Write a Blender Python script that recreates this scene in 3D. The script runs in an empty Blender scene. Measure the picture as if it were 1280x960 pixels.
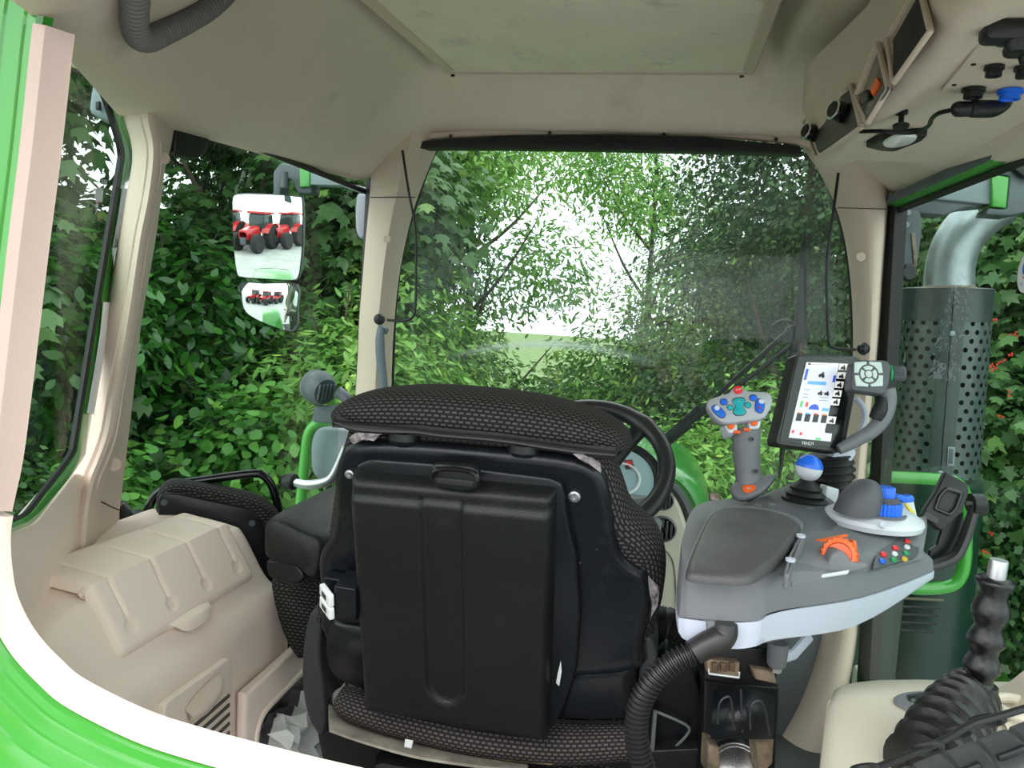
import bpy, bmesh, math, random
import numpy as np
from mathutils import Vector, Matrix
R_ = math.radians
C = bpy.context.scene.collection
random.seed(7)
# ------------------------------------------------------------------ camera (1280x960 frame, focal length 1000 px)
CAM = Vector((0, 0, 1.1))
def cam_axes(a, p, rho):
    a, p, rho = R_(a), R_(p), R_(rho)
    f = Vector((-math.sin(a)*math.cos(p), math.cos(a)*math.cos(p), -math.sin(p)))
    r0 = Vector((math.cos(a), math.sin(a), 0)); u0 = r0.cross(f)
    c, s = math.cos(rho), math.sin(rho)
    return r0*c + u0*s, u0*c - r0*s, f
CR, CU, CF = cam_axes(11.2, 5.35, 3.5)
def ray(px, py): return CF + CR*((px-640)/1000) - CU*((py-480)/1000)
def P(px, py, x=None, y=None, z=None, d=None, pl=None):
    r = ray(px, py)
    if d is not None: return CAM + r*d
    if pl is not None: return CAM + r*((pl[0]-CAM).dot(pl[1])/r.dot(pl[1]))
    if x is not None: return CAM + r*((x-CAM.x)/r.x)
    if y is not None: return CAM + r*((y-CAM.y)/r.y)
    return CAM + r*((z-CAM.z)/r.z)
def proj(v):
    w = Vector(v)-CAM; d = w.dot(CF)
    return 640+1000*w.dot(CR)/d, 480-1000*w.dot(CU)/d
def plane3(a, b, c):
    n = (b-a).cross(c-a).normalized()
    if n.dot(CAM-a) < 0: n = -n
    return (a, n)
def V(*a): return Vector(a)
WO = (-.19, .55); _q = P(705, 431, y=2.24); ARC = (_q.x, _q.z-.95, .95)
# ------------------------------------------------------------------ materials
MATS = {}
def nt(name):
    m = bpy.data.materials.new(name); m.use_nodes = True
    return m, m.node_tree, m.node_tree.nodes['Principled BSDF']
def N(t, kind, **inp):
    n = t.nodes.new(kind)
    for k, v in inp.items():
        if k in n.inputs: n.inputs[k].default_value = v
        else:
            kk = k.replace('_', ' ')
            if kk in n.inputs: n.inputs[kk].default_value = v
            else: setattr(n, k, v)
    return n
def srgb(r, g, b):
    f = lambda c: (c/255/12.92) if c/255 <= .04045 else ((c/255+.055)/1.055)**2.4
    return (f(r), f(g), f(b), 1)
def mat(name, col, rough=.5, metal=0, bump=0, bscale=300, var=0, vscale=6, coat=0, spec=.5, dirt=None, dscale=12, emit=None, estr=1):
    if name in MATS: return MATS[name]
    m, t, b = nt(name); L = t.links
    col = tuple(col) if len(col) == 4 else tuple(col)+(1,)
    b.inputs['Base Color'].default_value = col
    b.inputs['Roughness'].default_value = rough; b.inputs['Metallic'].default_value = metal
    b.inputs['Coat Weight'].default_value = coat; b.inputs['Coat Roughness'].default_value = .05
    b.inputs['Specular IOR Level'].default_value = spec
    tc = N(t, 'ShaderNodeTexCoord')
    if var or dirt:
        no = N(t, 'ShaderNodeTexNoise', Scale=vscale, Detail=6.0, Roughness=.6)
        L.new(tc.outputs['Object'], no.inputs['Vector'])
        rp = N(t, 'ShaderNodeValToRGB')
        c = Vector(col[:3])
        rp.color_ramp.elements[0].position = .35; rp.color_ramp.elements[1].position = .65
        rp.color_ramp.elements[0].color = (*(c*(1-var)), 1); rp.color_ramp.elements[1].color = (*(c*(1+var)), 1)
        L.new(no.outputs['Fac'], rp.inputs['Fac']); out = rp.outputs['Color']
        if dirt:
            n2 = N(t, 'ShaderNodeTexNoise', Scale=dscale, Detail=8.0, Roughness=.7)
            L.new(tc.outputs['Object'], n2.inputs['Vector'])
            r2 = N(t, 'ShaderNodeValToRGB'); r2.color_ramp.elements[0].position = .56; r2.color_ramp.elements[1].position = .72
            r2.color_ramp.elements[1].color = (dirt[3],)*3+(1,)
            L.new(n2.outputs['Fac'], r2.inputs['Fac'])
            mx = N(t, 'ShaderNodeMix', data_type='RGBA'); L.new(r2.outputs['Color'], mx.inputs[0])
            L.new(out, mx.inputs[6]); mx.inputs[7].default_value = (*dirt[:3], 1); out = mx.outputs[2]
        L.new(out, b.inputs['Base Color'])
    if bump:
        n3 = N(t, 'ShaderNodeTexNoise', Scale=bscale, Detail=2.0)
        L.new(tc.outputs['Object'], n3.inputs['Vector'])
        bp = N(t, 'ShaderNodeBump', Strength=bump, Distance=.001)
        L.new(n3.outputs['Fac'], bp.inputs['Height']); L.new(bp.outputs['Normal'], b.inputs['Normal'])
    if emit:
        b.inputs['Emission Color'].default_value = (*emit[:3], 1); b.inputs['Emission Strength'].default_value = estr
    MATS[name] = m; return m
def fabric(name, base, dash, bw=.0075, rh=.0046, mort=.0018, rough=.85):
    m, t, b = nt(name); L = t.links
    tc = N(t, 'ShaderNodeTexCoord')
    br = N(t, 'ShaderNodeTexBrick', Scale=1.0); br.inputs['Color1'].default_value = (*dash, 1); br.inputs['Color2'].default_value = (*[c*.8 for c in dash], 1)
    br.inputs['Mortar'].default_value = (*base, 1); br.inputs['Mortar Size'].default_value = mort; br.inputs['Brick Width'].default_value = bw
    br.inputs['Row Height'].default_value = rh; br.inputs['Mortar Smooth'].default_value = .4
    L.new(tc.outputs['UV'], br.inputs['Vector'])
    L.new(br.outputs['Color'], b.inputs['Base Color']); b.inputs['Roughness'].default_value = rough
    bp = N(t, 'ShaderNodeBump', Strength=.5, Distance=.0006); bp.invert = True
    L.new(br.outputs['Fac'], bp.inputs['Height']); L.new(bp.outputs['Normal'], b.inputs['Normal'])
    b.inputs['Specular IOR Level'].default_value = .3
    MATS[name] = m; return m
def glassmat(name, tint, refl=1.0, dirty=False):
    m, t, b = nt(name); L = t.links; t.nodes.remove(b)
    out = [n for n in t.nodes if n.type == 'OUTPUT_MATERIAL'][0]
    tr = N(t, 'ShaderNodeBsdfTransparent'); tr.inputs['Color'].default_value = (*tint, 1)
    gl = N(t, 'ShaderNodeBsdfGlossy', Roughness=.0)
    lw = N(t, 'ShaderNodeLayerWeight'); lw.inputs['Blend'].default_value = .5
    pw = N(t, 'ShaderNodeMath', operation='POWER'); L.new(lw.outputs['Facing'], pw.inputs[0]); pw.inputs[1].default_value = 5
    mu = N(t, 'ShaderNodeMath', operation='MULTIPLY_ADD'); L.new(pw.outputs[0], mu.inputs[0]); mu.inputs[1].default_value = .5*refl; mu.inputs[2].default_value = .025*refl
    ms = N(t, 'ShaderNodeMixShader'); L.new(mu.outputs[0], ms.inputs[0]); L.new(tr.outputs[0], ms.inputs[1]); L.new(gl.outputs[0], ms.inputs[2])
    last = ms.outputs[0]
    if dirty:
        tc = N(t, 'ShaderNodeTexCoord')
        no = N(t, 'ShaderNodeTexNoise', Scale=3.0, Detail=6.0, Roughness=.6); L.new(tc.outputs['Object'], no.inputs['Vector'])
        rp = N(t, 'ShaderNodeValToRGB'); rp.color_ramp.elements[0].position = .4; rp.color_ramp.elements[1].position = .8
        rp.color_ramp.elements[0].color = (.0, .0, .0, 1); rp.color_ramp.elements[1].color = (.04, .04, .04, 1)
        L.new(no.outputs['Fac'], rp.inputs['Fac'])
        # dried wiper arc on the glass
        sx_ = N(t, 'ShaderNodeSeparateXYZ'); L.new(tc.outputs['Object'], sx_.inputs[0])
        def mm(op, a, c=None):
            n = N(t, 'ShaderNodeMath', operation=op)
            for i, v in enumerate((a, c)):
                if v is None: continue
                if isinstance(v, (int, float)): n.inputs[i].default_value = v
                else: L.new(v, n.inputs[i])
            return n.outputs[0]
        dx = mm('SUBTRACT', sx_.outputs[0], ARC[0]-WO[0]); dz = mm('SUBTRACT', sx_.outputs[2], ARC[1]-WO[1])
        dist = mm('SQRT', mm('ADD', mm('MULTIPLY', dx, dx), mm('MULTIPLY', dz, dz)))
        def arc(R, wd, s, xc, xw):
            a = mm('SUBTRACT', 1.0, mm('MINIMUM', 1.0, mm('DIVIDE', mm('ABSOLUTE', mm('SUBTRACT', dist, R)), wd)))
            e = mm('SUBTRACT', 1.0, mm('MINIMUM', 1.0, mm('DIVIDE', mm('ABSOLUTE', mm('SUBTRACT', dx, xc)), xw)))
            return mm('MULTIPLY', mm('MULTIPLY', mm('MULTIPLY', a, a), e), s)
        ad = mm('ADD', mm('ADD', arc(ARC[2], .022, .55, -.04, .30), arc(ARC[2]+.10, .014, .25, .0, .2)), rp.outputs[0])
        df = N(t, 'ShaderNodeBsdfTranslucent'); df.inputs['Color'].default_value = (.75, .8, .8, 1)
        m2 = N(t, 'ShaderNodeMixShader'); L.new(ad, m2.inputs[0]); L.new(last, m2.inputs[1]); L.new(df.outputs[0], m2.inputs[2]); last = m2.outputs[0]
    L.new(last, out.inputs['Surface']); MATS[name] = m; return m
# ------------------------------------------------------------------ objects
WL = {}
def link(name, loc=(0, 0, 0), parent=None, data=None):
    o = bpy.data.objects.new(name, data); C.objects.link(o)
    loc = Vector(loc); WL[o.name] = loc
    if parent is not None: o.parent = parent; o.location = loc-WL[parent.name]
    else: o.location = loc
    return o
def tag(o, label=None, cat=None, group=None, kind=None):
    if label: o['label'] = label
    if cat: o['category'] = cat
    if group: o['group'] = group
    if kind: o['kind'] = kind
    return o
def thing(name, loc, label, cat, group=None): return tag(link(name, loc), label, cat, group)
class MB:
    """collects shapes (world coordinates) with uv in metres; build() links ONE mesh object"""
    def __init__(s, swap=False): s.swap = swap; s.v = []; s.f = []; s.uv = []; s.mi = []; s.cur = 0
    def poly(s, pts, uvs=None):
        i = len(s.v); s.v += [Vector(p) for p in pts]; s.f.append(list(range(i, i+len(pts)))); s.uv.append(uvs or [(0, 0)]*len(pts)); s.mi.append(s.cur)
    def grid(s, rows, closed_u=False, closed_v=False, cap0=False, cap1=False):
        """rows: list of rings of points. quads between successive rings"""
        nv = len(rows); nu = len(rows[0]); b = len(s.v)
        for r in rows: s.v += [Vector(p) for p in r]
        L = [0]
        for j in range(1, nv+1):
            a, c = rows[(j-1) % nv], rows[j % nv]
            L.append(L[-1] + sum((Vector(a[k])-Vector(c[k])).length for k in range(0, nu, max(1, nu//6)))/len(range(0, nu, max(1, nu//6))))
        mid = rows[nv//2]; U = [0]
        for k in range(1, nu+1): U.append(U[-1]+(Vector(mid[k-1])-Vector(mid[k % nu])).length)
        for j in range(nv if closed_v else nv-1):
            j2 = (j+1) % nv
            for k in range(nu if closed_u else nu-1):
                k2 = (k+1) % nu
                s.f.append([b+j*nu+k, b+j*nu+k2, b+j2*nu+k2, b+j2*nu+k]); s.mi.append(s.cur)
                s.uv.append([(U[k], L[j]), (U[k+1], L[j]), (U[k+1], L[j+1]), (U[k], L[j+1])])
        for flag, j in ((cap0, 0), (cap1, nv-1)):
            if flag:
                ids = [b+j*nu+k for k in range(nu)]
                c = sum((s.v[i] for i in ids), Vector())/nu
                e1 = (s.v[ids[0]]-c).normalized() if (s.v[ids[0]]-c).length > 1e-9 else Vector((1, 0, 0))
                nn = Vector()
                for k in range(nu): nn += (s.v[ids[k]]-c).cross(s.v[ids[(k+1) % nu]]-c)
                nn = nn.normalized() if nn.length > 1e-12 else Vector((0, 0, 1))
                if hasattr(s, 'capu'): e1 = s.capu
                e2 = nn.cross(e1)
                if j == 0: ids = ids[::-1]
                s.f.append(ids); s.mi.append(s.cur); s.uv.append([((s.v[i]-c).dot(e1), (s.v[i]-c).dot(e2)) for i in ids])
        return s
    def tube(s, pts, r, seg=10, closed=False, smooth=0, cap=True, flat=None):
        """r number or list; smooth = catmull subdivisions; flat=(vector, ratio) squashes section"""
        pts = [Vector(p) for p in pts]
        rr = r if isinstance(r, (list, tuple)) else [r]*len(pts)
        if smooth:
            q = catmull([(*p, w) for p, w in zip(pts, rr)], smooth, closed)
            pts = [Vector(a[:3]) for a in q]; rr = [a[3] for a in q]
        n = len(pts); rings = []; up = None
        for i in range(n):
            if closed: t = pts[(i+1) % n]-pts[i-1]
            else: t = pts[min(i+1, n-1)]-pts[max(i-1, 0)]
            t.normalize()
            if up is None: up = t.orthogonal().normalized() if flat is None else (flat[0]-t*flat[0].dot(t)).normalized()
            up = (up-t*up.dot(t)).normalized()
            if flat is not None: up = (flat[0]-t*flat[0].dot(t)).normalized()
            sd = t.cross(up); k = 1 if flat is None else flat[1]
            rings.append([pts[i]+up*(math.cos(2*math.pi*a/seg)*rr[i])+sd*(math.sin(2*math.pi*a/seg)*rr[i]*k) for a in range(seg)])
        s.grid(rings, closed_u=True, closed_v=closed, cap0=cap and not closed, cap1=cap and not closed)
        return s
    def lathe(s, prof, o, ax, seg=24, cap=True):
        """prof [(radius, along)], o origin, ax axis"""
        ax = Vector(ax).normalized(); e = ax.orthogonal().normalized(); g = ax.cross(e); o = Vector(o)
        rings = [[o+ax*h+(e*math.cos(2*math.pi*a/seg)+g*math.sin(2*math.pi*a/seg))*max(r, 1e-5) for a in range(seg)] for r, h in prof]
        return s.grid(rings, closed_u=True, cap0=cap, cap1=cap)
    def slab(s, pts, n, thick, bev=.003, segs=3, prof=None, up=None):
        """pts: planar outline (front face), n: unit normal towards the viewer; goes back by thick"""
        pts = [Vector(p) for p in pts]; n = Vector(n).normalized()
        ar = Vector()
        for i in range(len(pts)): ar += pts[i-1].cross(pts[i])
        if ar.dot(n) < 0: pts = pts[::-1]
        m = len(pts); outn = []
        for i in range(m):
            a = (pts[i]-pts[i-1]); b = (pts[(i+1) % m]-pts[i])
            if a.length < 1e-9: a = b
            if b.length < 1e-9: b = a
            na = a.cross(n).normalized(); nb = b.cross(n).normalized()
            w = na+nb
            w = w.normalized() if w.length > 1e-6 else na
            outn.append(w/max(.5, w.dot(na)))
        if prof is None:
            bev = min(bev, thick*.49); prof = [(bev*.6, thick), (0, thick-bev*.6)]
            for i in range(segs+1):
                a = math.pi/2*i/segs; prof.append((bev*(1-math.cos(a)), bev*(1-math.sin(a))))
        rings = []
        for ins, dep in prof:
            q = [pts[i]-outn[i]*ins for i in range(m)]
            if ins > 0:
                for _ in range(40):
                    bad = 0
                    for i in range(m):
                        j = (i+1) % m
                        if (q[j]-q[i]).dot(pts[j]-pts[i]) < -1e-12: q[i] = q[j] = (q[i]+q[j])/2; bad = 1
                    if not bad: break
            rings.append([p-n*dep for p in q])
        upv = Vector((0, 0, 1)) if up is None else Vector(up)
        s.capu = (upv.cross(n)).normalized() if upv.cross(n).length > .01 else Vector((1, 0, 0))
        s.grid(rings, closed_u=True, cap0=True, cap1=True); del s.capu
        return s
    def box(s, c, size, bev=.003, M=None, segs=2):
        c = Vector(c); x, y, z = [k/2 for k in size]; M = M or Matrix.Identity(3)
        pts = [c+M@Vector((sx*x, -y, sz*z)) for sx, sz in ((-1, -1), (1, -1), (1, 1), (-1, 1))]
        b = min(bev, x*.9, z*.9, y*.9); pts2 = []
        for i in range(4):
            p = pts[i]; a = (pts[i-1]-p).normalized(); d = (pts[(i+1) % 4]-p).normalized()
            for k in range(segs+1):
                t = math.pi/2*k/segs; pts2.append(p+a*b*(1-math.sin(t))+d*b*(1-math.cos(t)))
        prof = []
        for k in range(segs+1):
            t = math.pi/2*k/segs; prof.append((b*(1-math.sin(t)), 2*y-b*(1-math.cos(t))))
        prof = [(b*(1-math.sin(math.pi/2*k/segs)), 2*y-b*(1-math.cos(math.pi/2*k/segs))) for k in range(segs+1)]
        prof += [(b*(1-math.cos(math.pi/2*k/segs)), b*(1-math.sin(math.pi/2*k/segs))) for k in range(segs+1)]
        return s.slab(pts2, M@Vector((0, -1, 0)), 2*y, prof=prof, up=M@Vector((0, 0, 1)))
    def sheet(s, rows, thick=.006, su=1, sv=1, away=None, cu=True):
        """rows of 3D points -> smooth surface with thickness (pushed away from the camera side)"""
        rows = [[Vector(p) for p in r] for r in rows]
        if su > 1: rows = [[Vector(a) for a in catmull([tuple(p) for p in r], su)] for r in rows]
        if sv > 1:
            cols = [[r[k] for r in rows] for k in range(len(rows[0]))]
            cols = [[Vector(a) for a in catmull([tuple(p) for p in c], sv)] for c in cols]
            rows = [[c[j] for c in cols] for j in range(len(cols[0]))]
        nv, nu = len(rows), len(rows[0]); nrm = []
        for j in range(nv):
            rr = []
            for k in range(nu):
                a = rows[j][min(k+1, nu-1)]-rows[j][max(k-1, 0)]; b = rows[min(j+1, nv-1)][k]-rows[max(j-1, 0)][k]
                n = a.cross(b)
                rr.append(n.normalized() if n.length > 1e-12 else Vector((0, 0, 1)))
            nrm.append(rr)
        c = rows[nv//2][nu//2]; ref = (away if away is not None else (c-CAM))
        sg = 1 if nrm[nv//2][nu//2].dot(ref) > 0 else -1
        back = [[rows[j][k]+nrm[j][k]*sg*thick for k in range(nu)] for j in range(nv)]
        s.grid(rows); s.grid(back)
        s.grid([rows[0], back[0]]); s.grid([rows[-1], back[-1]])
        s.grid([[r[0] for r in rows], [r[0] for r in back]]); s.grid([[r[-1] for r in rows], [r[-1] for r in back]])
        return s
    def build(s, name, m, parent=None, loc=None, ang=35, smooth=True):
        if parent is not None: w = WL[parent.name]
        elif loc is not None: w = Vector(loc)
        else:
            xs = [v.x for v in s.v]; ys = [v.y for v in s.v]; zs = [v.z for v in s.v]
            w = Vector(((min(xs)+max(xs))/2, (min(ys)+max(ys))/2, min(zs)))
        me = bpy.data.meshes.new(name)
        me.from_pydata([tuple(v-w) for v in s.v], [], s.f)
        ul = me.uv_layers.new(name='UVMap')
        flat = [c for f in s.uv for uv in f for c in (uv[::-1] if s.swap else uv)]
        ul.data.foreach_set('uv', flat)
        for mm in (m if isinstance(m, (list, tuple)) else [m]): me.materials.append(mm)
        me.polygons.foreach_set('material_index', s.mi)
        bm = bmesh.new(); bm.from_mesh(me)
        bmesh.ops.remove_doubles(bm, verts=bm.verts, dist=1e-6)
        bmesh.ops.recalc_face_normals(bm, faces=bm.faces)
        bm.to_mesh(me); bm.free()
        me.polygons.foreach_set('use_smooth', [smooth]*len(me.polygons))
        if smooth: me.set_sharp_from_angle(angle=R_(ang))
        me.update()
        return link(name, w, parent, me)
def catmull(pts, n, closed=False):
    out = []; m = len(pts); P_ = [np.array(p, float) for p in pts]
    for i in range(m if closed else m-1):
        p1, p2 = P_[i], P_[(i+1) % m]
        p0 = P_[i-1] if (closed or i > 0) else 2*p1-p2
        p3 = P_[(i+2) % m] if (closed or i < m-2) else 2*p2-p1
        for k in range(n):
            t = k/n
            out.append(tuple(.5*((2*p1)+(-p0+p2)*t+(2*p0-5*p1+4*p2-p3)*t*t+(-p0+3*p1-3*p2+p3)*t**3)))
    if not closed: out.append(tuple(P_[-1]))
    return out
def fillet(pts, r, seg=4):
    """round corners of a closed 2D/3D outline; r number or list"""
    P_ = [Vector(p) for p in pts]; m = len(P_); out = []
    for i in range(m):
        rr = r[i] if isinstance(r, (list, tuple)) else r
        a = P_[i-1]-P_[i]; b = P_[(i+1) % m]-P_[i]
        la = min(rr, a.length*.48); lb = min(rr, b.length*.48)
        if rr <= 0: out.append(P_[i]); continue
        pa = P_[i]+a.normalized()*la; pb = P_[i]+b.normalized()*lb
        for k in range(seg+1):
            t = k/seg; out.append(pa*(1-t)**2+P_[i]*2*t*(1-t)+pb*t*t)
    return out
def out2(pxs, pl=None, r=0, seg=4, sm=0, **k):
    """pixel outline -> 3D outline on a plane"""
    q = [Vector((a, b)) for a, b in pxs]
    if r: q = fillet(q, r, seg)
    if sm: q = [Vector(a) for a in catmull([tuple(a) for a in q], sm, True)]
    return [P(a.x, a.y, pl=pl, **k) for a in q]
def pslab(pxs, pl, thick, bev=.003, r=0, seg=4, sm=0, prof=None, mb=None, segs=3):
    mb = mb or MB()
    return mb.slab(out2(pxs, pl, r, seg, sm), pl[1], thick, bev, segs, prof)
def ypl(y): return (Vector((0, y, 0)), Vector((0, -1, 0)))
def xpl(x): return (Vector((x, 0, 0)), Vector((1 if x < 0 else -1, 0, 0)))
def zpl(z): return (Vector((0, 0, z)), Vector((0, 0, 1 if z < 1.1 else -1)))
def Pn(pl, d):  # plane moved towards the viewer by d
    return (pl[0]+pl[1]*d, pl[1])
def along(pts, step):
    pts = [Vector(p) for p in pts]; L = [0]
    for i in range(1, len(pts)): L.append(L[-1]+(pts[i]-pts[i-1]).length)
    n = max(2, int(L[-1]/step)); out = []; j = 0
    for i in range(n+1):
        d = L[-1]*i/n
        while j < len(L)-2 and L[j+1] < d: j += 1
        t = (d-L[j])/max(1e-9, L[j+1]-L[j]); out.append(pts[j].lerp(pts[j+1], min(1, max(0, t))))
    return out
def corr(mb, pts, r, pitch, amp, seg=14, smooth=8):
    """corrugated hose"""
    q = [Vector(a) for a in catmull([tuple(p) for p in pts], smooth)]
    q = along(q, pitch/4)
    rad = [r+(amp if i % 4 in (0, 1) else -amp) for i in range(len(q))]
    return mb.tube(q, rad, seg)
def sweep(mb, path, sec, nrm, closed_sec=True):
    """section (u outward in plane, v along nrm) swept along path lying in a plane with normal nrm"""
    nrm = Vector(nrm); rings = []; m = len(path)
    for i in range(m):
        t = (path[min(i+1, m-1)]-path[max(i-1, 0)]).normalized(); o = t.cross(nrm).normalized()
        rings.append([path[i]+o*u+nrm*v for u, v in sec])
    return mb.grid(rings, closed_u=closed_sec, cap0=closed_sec, cap1=closed_sec)
def torus(mb, c, n, R, r, seg=40, s2=10, up=None, rx=None):
    n = Vector(n).normalized(); e = (Vector(up)-n*Vector(up).dot(n)).normalized() if up is not None else n.orthogonal().normalized(); g = n.cross(e); c = Vector(c)
    rings = []
    for a in range(seg):
        t = 2*math.pi*a/seg; o = e*math.cos(t)+g*math.sin(t)
        rings.append([c+o*R+(o*math.cos(2*math.pi*b/s2)+n*math.sin(2*math.pi*b/s2))*r for b in range(s2)])
    return mb.grid(rings, closed_u=True, closed_v=True)
def text_mesh(s, m, parent, name, origin, xd, yd, size, depth=.0004, align='CENTER'):
    """raised lettering as mesh; xd/yd unit directions"""
    cu = bpy.data.curves.new('t', 'FONT'); cu.body = s; cu.size = 1; cu.align_x = align; cu.align_y = 'CENTER'
    ob = bpy.data.objects.new('t', cu); me = bpy.data.meshes.new_from_object(ob)
    bpy.data.objects.remove(ob); bpy.data.curves.remove(cu)
    xd = Vector(xd).normalized(); yd = (Vector(yd)-xd*Vector(yd).dot(xd)).normalized(); zd = xd.cross(yd); o = Vector(origin); w = WL[parent.name] if parent else Vector()
    for v in me.vertices:
        v.co = o+xd*v.co.x*size+yd*v.co.y*size+zd*depth-w
    me.materials.append(m); me.name = name
    return link(name, w, parent, me)
# ------------------------------------------------------------------ palette
M = {}
M['head'] = mat('headliner', srgb(206, 190, 175), .95, bump=.9, bscale=420, var=.04, vscale=2.5, dirt=(*srgb(120, 104, 88)[:3], .25), dscale=5)
M['hatch'] = mat('hatch_cloth', srgb(226, 212, 196), .95, bump=.9, bscale=420, var=.05, vscale=6, dirt=(*srgb(110, 98, 84)[:3], .35), dscale=9)
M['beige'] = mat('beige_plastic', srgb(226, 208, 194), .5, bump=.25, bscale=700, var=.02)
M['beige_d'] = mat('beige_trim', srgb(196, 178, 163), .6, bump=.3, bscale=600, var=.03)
M['beige_r'] = mat('beige_pillar_shaded', srgb(182, 161, 150), .6, bump=.3, bscale=600, var=.03)  # copy of the trim beige, darkened to paint in shade, also pinker
M['cream'] = mat('cream_panel', srgb(206, 198, 180), .5, bump=.2, bscale=600)
M['green'] = mat('green_paint', (.05, .31, .035, 1), .22, coat=.6)
M['green_d'] = mat('green_bonnet', (.045, .30, .04, 1), .25, coat=.6, var=.08)
M['black'] = mat('black_plastic', (.008, .009, .010, 1), .38, spec=.4, bump=.25, bscale=500)
M['shell'] = mat('seat_shell_plastic', (.006, .007, .0095, 1), .30, spec=.35, bump=.35, bscale=450, dirt=(.09, .09, .09, .12), dscale=18, var=.1)
M['lid'] = mat('seat_box_plastic', (.007, .008, .008, 1), .44, spec=.35, bump=.5, bscale=420, var=.15, dirt=(.16, .16, .16, .10), dscale=7)
M['blackgl'] = mat('black_gloss', (.006, .006, .007, 1), .15)
M['rubber'] = mat('rubber_black', (.010, .010, .011, 1), .5, bump=.2, spec=.4)
M['seal'] = mat('window_seal_rubber', (.008, .008, .009, 1), .6)
M['hose'] = mat('hose_plastic', (.022, .021, .021, 1), .40)
M['hose2'] = mat('ceiling_hose_plastic', (.10, .095, .09, 1), .5)
M['grey'] = mat('console_grey', srgb(110, 112, 116), .48, bump=.4, bscale=600, var=.05, vscale=9)
M['grey_d'] = mat('console_dark_grey', srgb(78, 80, 84), .5, bump=.4, bscale=600)
M['pad'] = mat('armrest_pad_leather', srgb(74, 72, 72), .5, bump=.6, bscale=260, var=.25, vscale=10)
M['silver'] = mat('silver_plastic', srgb(186, 192, 206), .4, bump=.1)
M['silver_l'] = mat('pale_silver_plastic', srgb(205, 210, 216), .35)
M['steel'] = mat('bright_steel', (.75, .75, .76, 1), .22, metal=1)
M['steel_b'] = mat('brushed_steel', (.55, .56, .58, 1), .38, metal=1, var=.1, vscale=20)
M['rust'] = mat('rusty_steel', (.22, .16, .11, 1), .7, var=.5, vscale=30)
M['zinc'] = mat('exhaust_pipe_metal', (.32, .36, .38, 1), .42, metal=.75, var=.2, vscale=14, bump=.4, bscale=120)
M['exh'] = mat('exhaust_shield_paint', (.028, .042, .042, 1), .36, coat=.1, var=.25, vscale=6)
M['shroud'] = mat('lower_shroud_paint', (.006, .024, .018, 1), .35, coat=.1, var=.2, vscale=5)
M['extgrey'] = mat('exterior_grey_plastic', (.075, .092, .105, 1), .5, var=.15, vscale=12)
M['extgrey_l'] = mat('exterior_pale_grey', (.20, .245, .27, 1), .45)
M['exthandle'] = mat('grab_handle_grey', (.12, .15, .175, 1), .45)
M['mirror'] = mat('mirror_glass', (.92, .94, .94, 1), .0, metal=1)
M['orange'] = mat('orange_plastic', (.85, .13, .015, 1), .35)
M['blue'] = mat('blue_plastic', (.012, .14, .75, 1), .3)
M['teal'] = mat('teal_button', (.01, .38, .42, 1), .4)
M['red'] = mat('red_button', (.75, .03, .035, 1), .35)
M['white'] = mat('white_plastic', (.82, .83, .84, 1), .4)
M['yellow'] = mat('yellow_foam', (.55, .40, .10, 1), .8)
M['paper'] = mat('pale_tissue', (.55, .56, .54, 1), .6, var=.15, vscale=20)
M['floor'] = mat('floor_rubber', (.045, .05, .05, 1), .7, bump=.5, bscale=200, var=.2)
M['redpaint'] = mat('red_paint', (.55, .02, .025, 1), .25, coat=.5)
M['tyre'] = mat('tyre_rubber', (.02, .02, .02, 1), .85)
M['rim'] = mat('pale_rim', (.6, .6, .6, 1), .45)
M['darkglass'] = mat('dark_cab_glass', (.03, .05, .05, 1), .08)
M['yard'] = mat('yard_concrete', (.42, .42, .40, 1), .9, var=.12, vscale=1.2)
M['grass'] = mat('grass_ground', (.10, .17, .04, 1), .95, var=.35, vscale=3)
M['bark'] = mat('bark', (.09, .07, .05, 1), .9, var=.3, vscale=12)
M['berry'] = mat('red_berry', (.6, .03, .02, 1), .35)
M['dry'] = mat('dry_blossom', (.30, .17, .09, 1), .9)
M['lens'] = mat('lamp_lens', (.75, .77, .78, 1), .15)
fab = fabric('seat_fabric', (.008, .007, .007), (.085, .078, .074), .0098, .0060, .0022)
fabp = fabric('worn_seat_fabric', (.020, .017, .018), (.14, .125, .12), .0095, .0062, .0022)
M['glass'] = glassmat('side_glass', (.84, .92, .88), .4)
M['glassw'] = glassmat('windscreen_glass', (.93, .97, .95), .6, dirty=True)
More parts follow.
